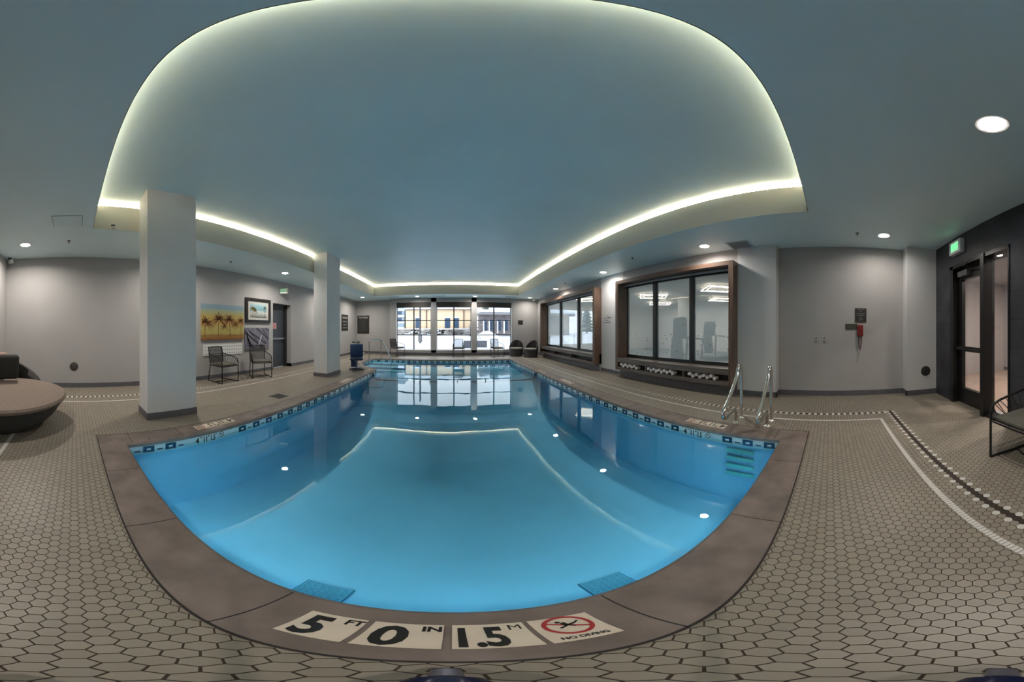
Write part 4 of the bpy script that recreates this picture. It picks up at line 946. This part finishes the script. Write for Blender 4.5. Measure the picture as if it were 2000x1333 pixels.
# ================================================================== GYM MACHINES AND OUTSIDE
def treadmill(loc, rz, lab):
    t = thing('treadmill', lab, 'exercise machine', loc, rz, 'exercise machines in the gym')
    g = mat('machine_grey', (.05, .06, .07), .5)
    m = MB(); m.box(-.40, .40, -.9, .9, .06, .20); m.build('deck', g, t)
    m = MB(); m.rbox((0, .72, 1.38), (.62, .16, .62), .12); m.build('console', g, t)
    m = MB(); m.rbox((0, .80, .72), (.46, .14, .74), .05, rx=R(-8)); m.build('motor_column', mat('machine_pale_grey', (.10, .12, .14), .5), t)
    for s in (-1, 1):
        m = MB(); m.tube([(s*.38, .8, .2), (s*.38, .72, 1.1), (s*.36, .2, 1.05)], .03, 8); m.build('handrail', g, t)
    return t
tr = treadmill((6.5, 3.95, 0), R(70), 'grey treadmill seen through the middle fogged pane')
dup(tr, (9.6, 4.7, 0), R(75), 'distant exercise machine behind the left part of the right fogged pane'); dup(tr, (12.2, 4.4, 0), R(75), 'distant exercise machine behind the right edge of the right fogged pane')

snow = mat('snow', (.80, .84, .90), .8, noise=.06, nscale=.6, bump=.4, bscale=2)
g = MB(); vs = []; fs = []; NX, NY = 40, 24
for j in range(NY+1):
    for i in range(NX+1):
        x = -26+62*i/NX; y = 12.76+36*j/NY; z = -.12+max(0, (y-15))*.075+.05*sin(x*1.3+y)*min(1, (y-12.7)/4)
        if y > 27: z = -.12+12*.075
        vs.append((x, y, z))
for j in range(NY):
    for i in range(NX): a = j*(NX+1)+i; fs.append((a, a+1, a+NX+2, a+NX+1))
g.add(vs, fs, 0, True); o = g.build('snowy_ground', snow); tag(o, 'snow covered ground outside the far windows', 'snow', kind='structure')
def boxw(m, cx, y, z0, z1, w, mi): m.box(cx-w/2, cx+w/2, y-.06, y, z0, z1, mi)
stucco = mat('yellow_stucco', (.80, .60, .40), .8, noise=.05); bluew = mat('blue_siding', (.34, .44, .52), .7); darkg = mat('dark_window_glass', (.035, .07, .13), .25); stonew = mat('grey_stone_wall', (.34, .31, .28), .9, noise=.5, nscale=3); greyb = mat('grey_brown_facade', (.22, .19, .19), .8, noise=.3, nscale=2)
YB_ = 28.0
t = thing('house', 'yellow house with dark blue windows outside behind the left and middle windows', 'building', (-1, YB_, .8))
m = MB(); m.box(-5.45, 2.4, YB_, YB_+5, .6, 3.75); m.build('wall', stucco, t, True)
m = MB(); m.box(-5.6, 2.5, YB_-.3, YB_+5, 3.75, 4.25, 0); m.box(-5.55, 2.45, YB_-.32, YB_-.2, 3.68, 3.76, 1); m.build('roof', [snow, mat('dark_eave', (.10, .07, .05), .8)], t, True)
for x in (-4.0, -.55, .46):
    m = MB(); boxw(m, x, YB_, 1.60, 2.75, .62, 0); m.box(x-.40, x+.40, YB_-.1, YB_, 2.75, 2.88, 1); m.build('window', [darkg, snow], t, True)
for x in (-3.0, 1.35):
    m = MB(); m.box(x-.06, x+.06, YB_-.1, YB_, 1.5, 3.7); m.build('downpipe', mat('brown_pipe', (.16, .10, .07), .6), t, True)
t = thing('house', 'pale blue sided house at the left edge of the far left window', 'building', (-8.5, 30, .8))
m = MB(); m.box(-12, -6.1, 30, 34, .3, 5.4); 
m.build('wall', bluew, t, True)
for z in (1.5, 2.2, 3.0, 3.8):
    m = MB(); m.box(-12, -6.05, 29.9, 30, z, z+.22); m.build('ledge', snow, t, True)
for z in (2.5, 3.35):
    m = MB(); m.box(-8.4, -6.4, 29.93, 30, z, z+.4); m.build('window', darkg, t, True)
t = thing('porch_house', 'grey brown house with white posts and snowy roof behind the right window', 'building', (6.5, 26, .8))
m = MB(); m.box(3.0, 14, 26.5, 27.8, .3, 3.3); m.build('wall', greyb, t, True)
m = MB(); m.box(2.9, 14, 25.0, 27.9, 3.0, 3.25, 1); m.box(2.9, 14, 24.9, 30, 3.25, 3.5, 0); m.box(4.6, 14, 27, 30, 3.5, 4.2, 0); m.build('roof', [snow, mat('grey_fascia', (.25, .24, .25), .7)], t, True)
for x in (3.3, 3.9, 4.8, 5.5, 6.4, 7.4):
    m = MB(); m.box(x-.06, x+.06, 25.1, 25.22, 1.0, 2.35); m.box(x-.5, x+.06, 25.1, 25.2, 2.3, 2.36); m.build('post', white_paint, t, True)
for x in (3.6, 4.4, 5.2, 6.0):
    m = MB(); boxw(m, x, 26.5, 1.3, 2.5, .45, 0); m.build('window', darkg, t, True)
m = MB(); m.box(-7.5, 2.6, 27.2, 27.5, .7, 1.48, 0)
rn = random.Random(5)
for i in range(60): x = -7.1+9.4*rn.random(); z = .85+.55*rn.random(); m.obox((x, 27.18, z), (rn.uniform(.25, .6), .12, rn.uniform(.1, .2)), mi=rn.choice([0, 1, 2]))
m.box(-7.5, 2.6, 27.1, 27.5, 1.42, 1.52, 1); o = m.build('retaining_wall', [stonew, snow, mat('dark_stone', (.13, .12, .12), .9)]); tag(o, 'snow dusted grey stone retaining wall in front of the yellow house', 'wall')
def shrub(c, r, n, lab, seed, mt):
    rn = random.Random(seed); m = MB()
    for i in range(n):
        a = rn.uniform(0, 2*pi); b = rn.uniform(.15, 1.4); L = r*rn.uniform(.6, 1); p = Vector(c); q = p+Vector((cos(a)*cos(b), sin(a)*cos(b)*.6, sin(b)))*L
        m.tube([p, (p+q)/2+Vector((rn.uniform(-.1, .1), 0, .05))*r, q], [.03*r, .02*r, .008*r], 4)
    o = m.build('bare_shrub', mt); tag(o, lab, 'shrub', 'bare shrubs outside'); return o
bark = mat('bare_bark', (.12, .10, .10), .9)
shrub((-2.2, 26.6, .8), .95, 60, 'bare shrub before the stone wall behind the far left window', 1, bark); shrub((.3, 26.5, .8), .9, 60, 'bare shrub before the stone wall behind the middle window', 2, bark); shrub((2.1, 25.6, .7), 1.5, 70, 'tall bare shrub where the yellow house meets the porch house', 3, mat('pale_bark', (.3, .27, .26), .9))
m = MB(); vs = []; 
m.lathe([(1.9, -.1), (1.5, .18), (.9, .55), (.35, .85), (0, .92)], n=20); o = m.build('snow_mound', snow); o.location = (3.25, 22.5, .35); tag(o, 'heap of shovelled snow outside the far right window', 'snow')
def planter(x, lab):
    t = thing('planter', lab, 'planter', (x, 17.5, 0), 0); m = MB(); m.box(-.85, .85, -.3, .3, .05, .55); m.build('trough', mat('dark_grey_planter', (.10, .10, .115), .6), t); m = MB(); m.rbox((0, 0, .60), (1.65, .56, .14), .06); m.build('snow_cap', snow, t)
    rn = random.Random(int(x*10)); m = MB()
    for i in range(22): a = rn.uniform(0, 6.28); xx = rn.uniform(-.5, .5); m.tube([(xx, 0, .65), (xx+.2*cos(a), .15*sin(a), .82+.12*rn.random())], .012, 4)
    m.build('dry_plant', bark, t); return t
planter(1.66, 'long grey planter capped with snow outside, behind the pier right of the middle window')
t = thing('lamp_post', 'dark lamp post with a grey box outside the far left window', 'post', (-2.68, 20.0, 0))
m = MB(); m.tube([(0, 0, .1), (0, 0, 4.6)], .07, 10); m.build('pole', mat('dark_post', (.05, .05, .055), .6), t); m = MB(); m.rbox((0, -.02, .68), (.34, .2, .68), .03); m.build('box', mat('grey_box', (.16, .15, .15), .6), t)
for k, (x, h, y) in enumerate(((-14, 6.6, 42), (-9, 7, 44), (-4, 6.8, 43), (1, 7, 45), (6, 6.6, 43), (12, 7, 44), (18, 6.8, 43), (25, 6.4, 40))):
    m = MB(); m.tube([(0, 0, -1), (0, 0, h*.9)], [.25, .08], 6); rn = random.Random(k)
    tr_ = thing('conifer', 'tall dark conifer beyond the houses, %s from the left' % ('first', 'second', 'third', 'fourth', 'fifth', 'sixth', 'seventh', 'eighth')[k], 'tree', (x, y, 0), 0, 'conifers beyond the houses'); m.build('trunk', bark, tr_)
    m = MB()
    for j in range(9): z = 1+h*j/9.5; r_ = (h-z)*.30+.3; m.lathe([(r_, z), (r_*.4, z+.7), (.05, z+1.5)], n=12)
    m.build('foliage', mat('dark_conifer', (.07, .09, .08), .9, noise=.5, nscale=4), tr_)
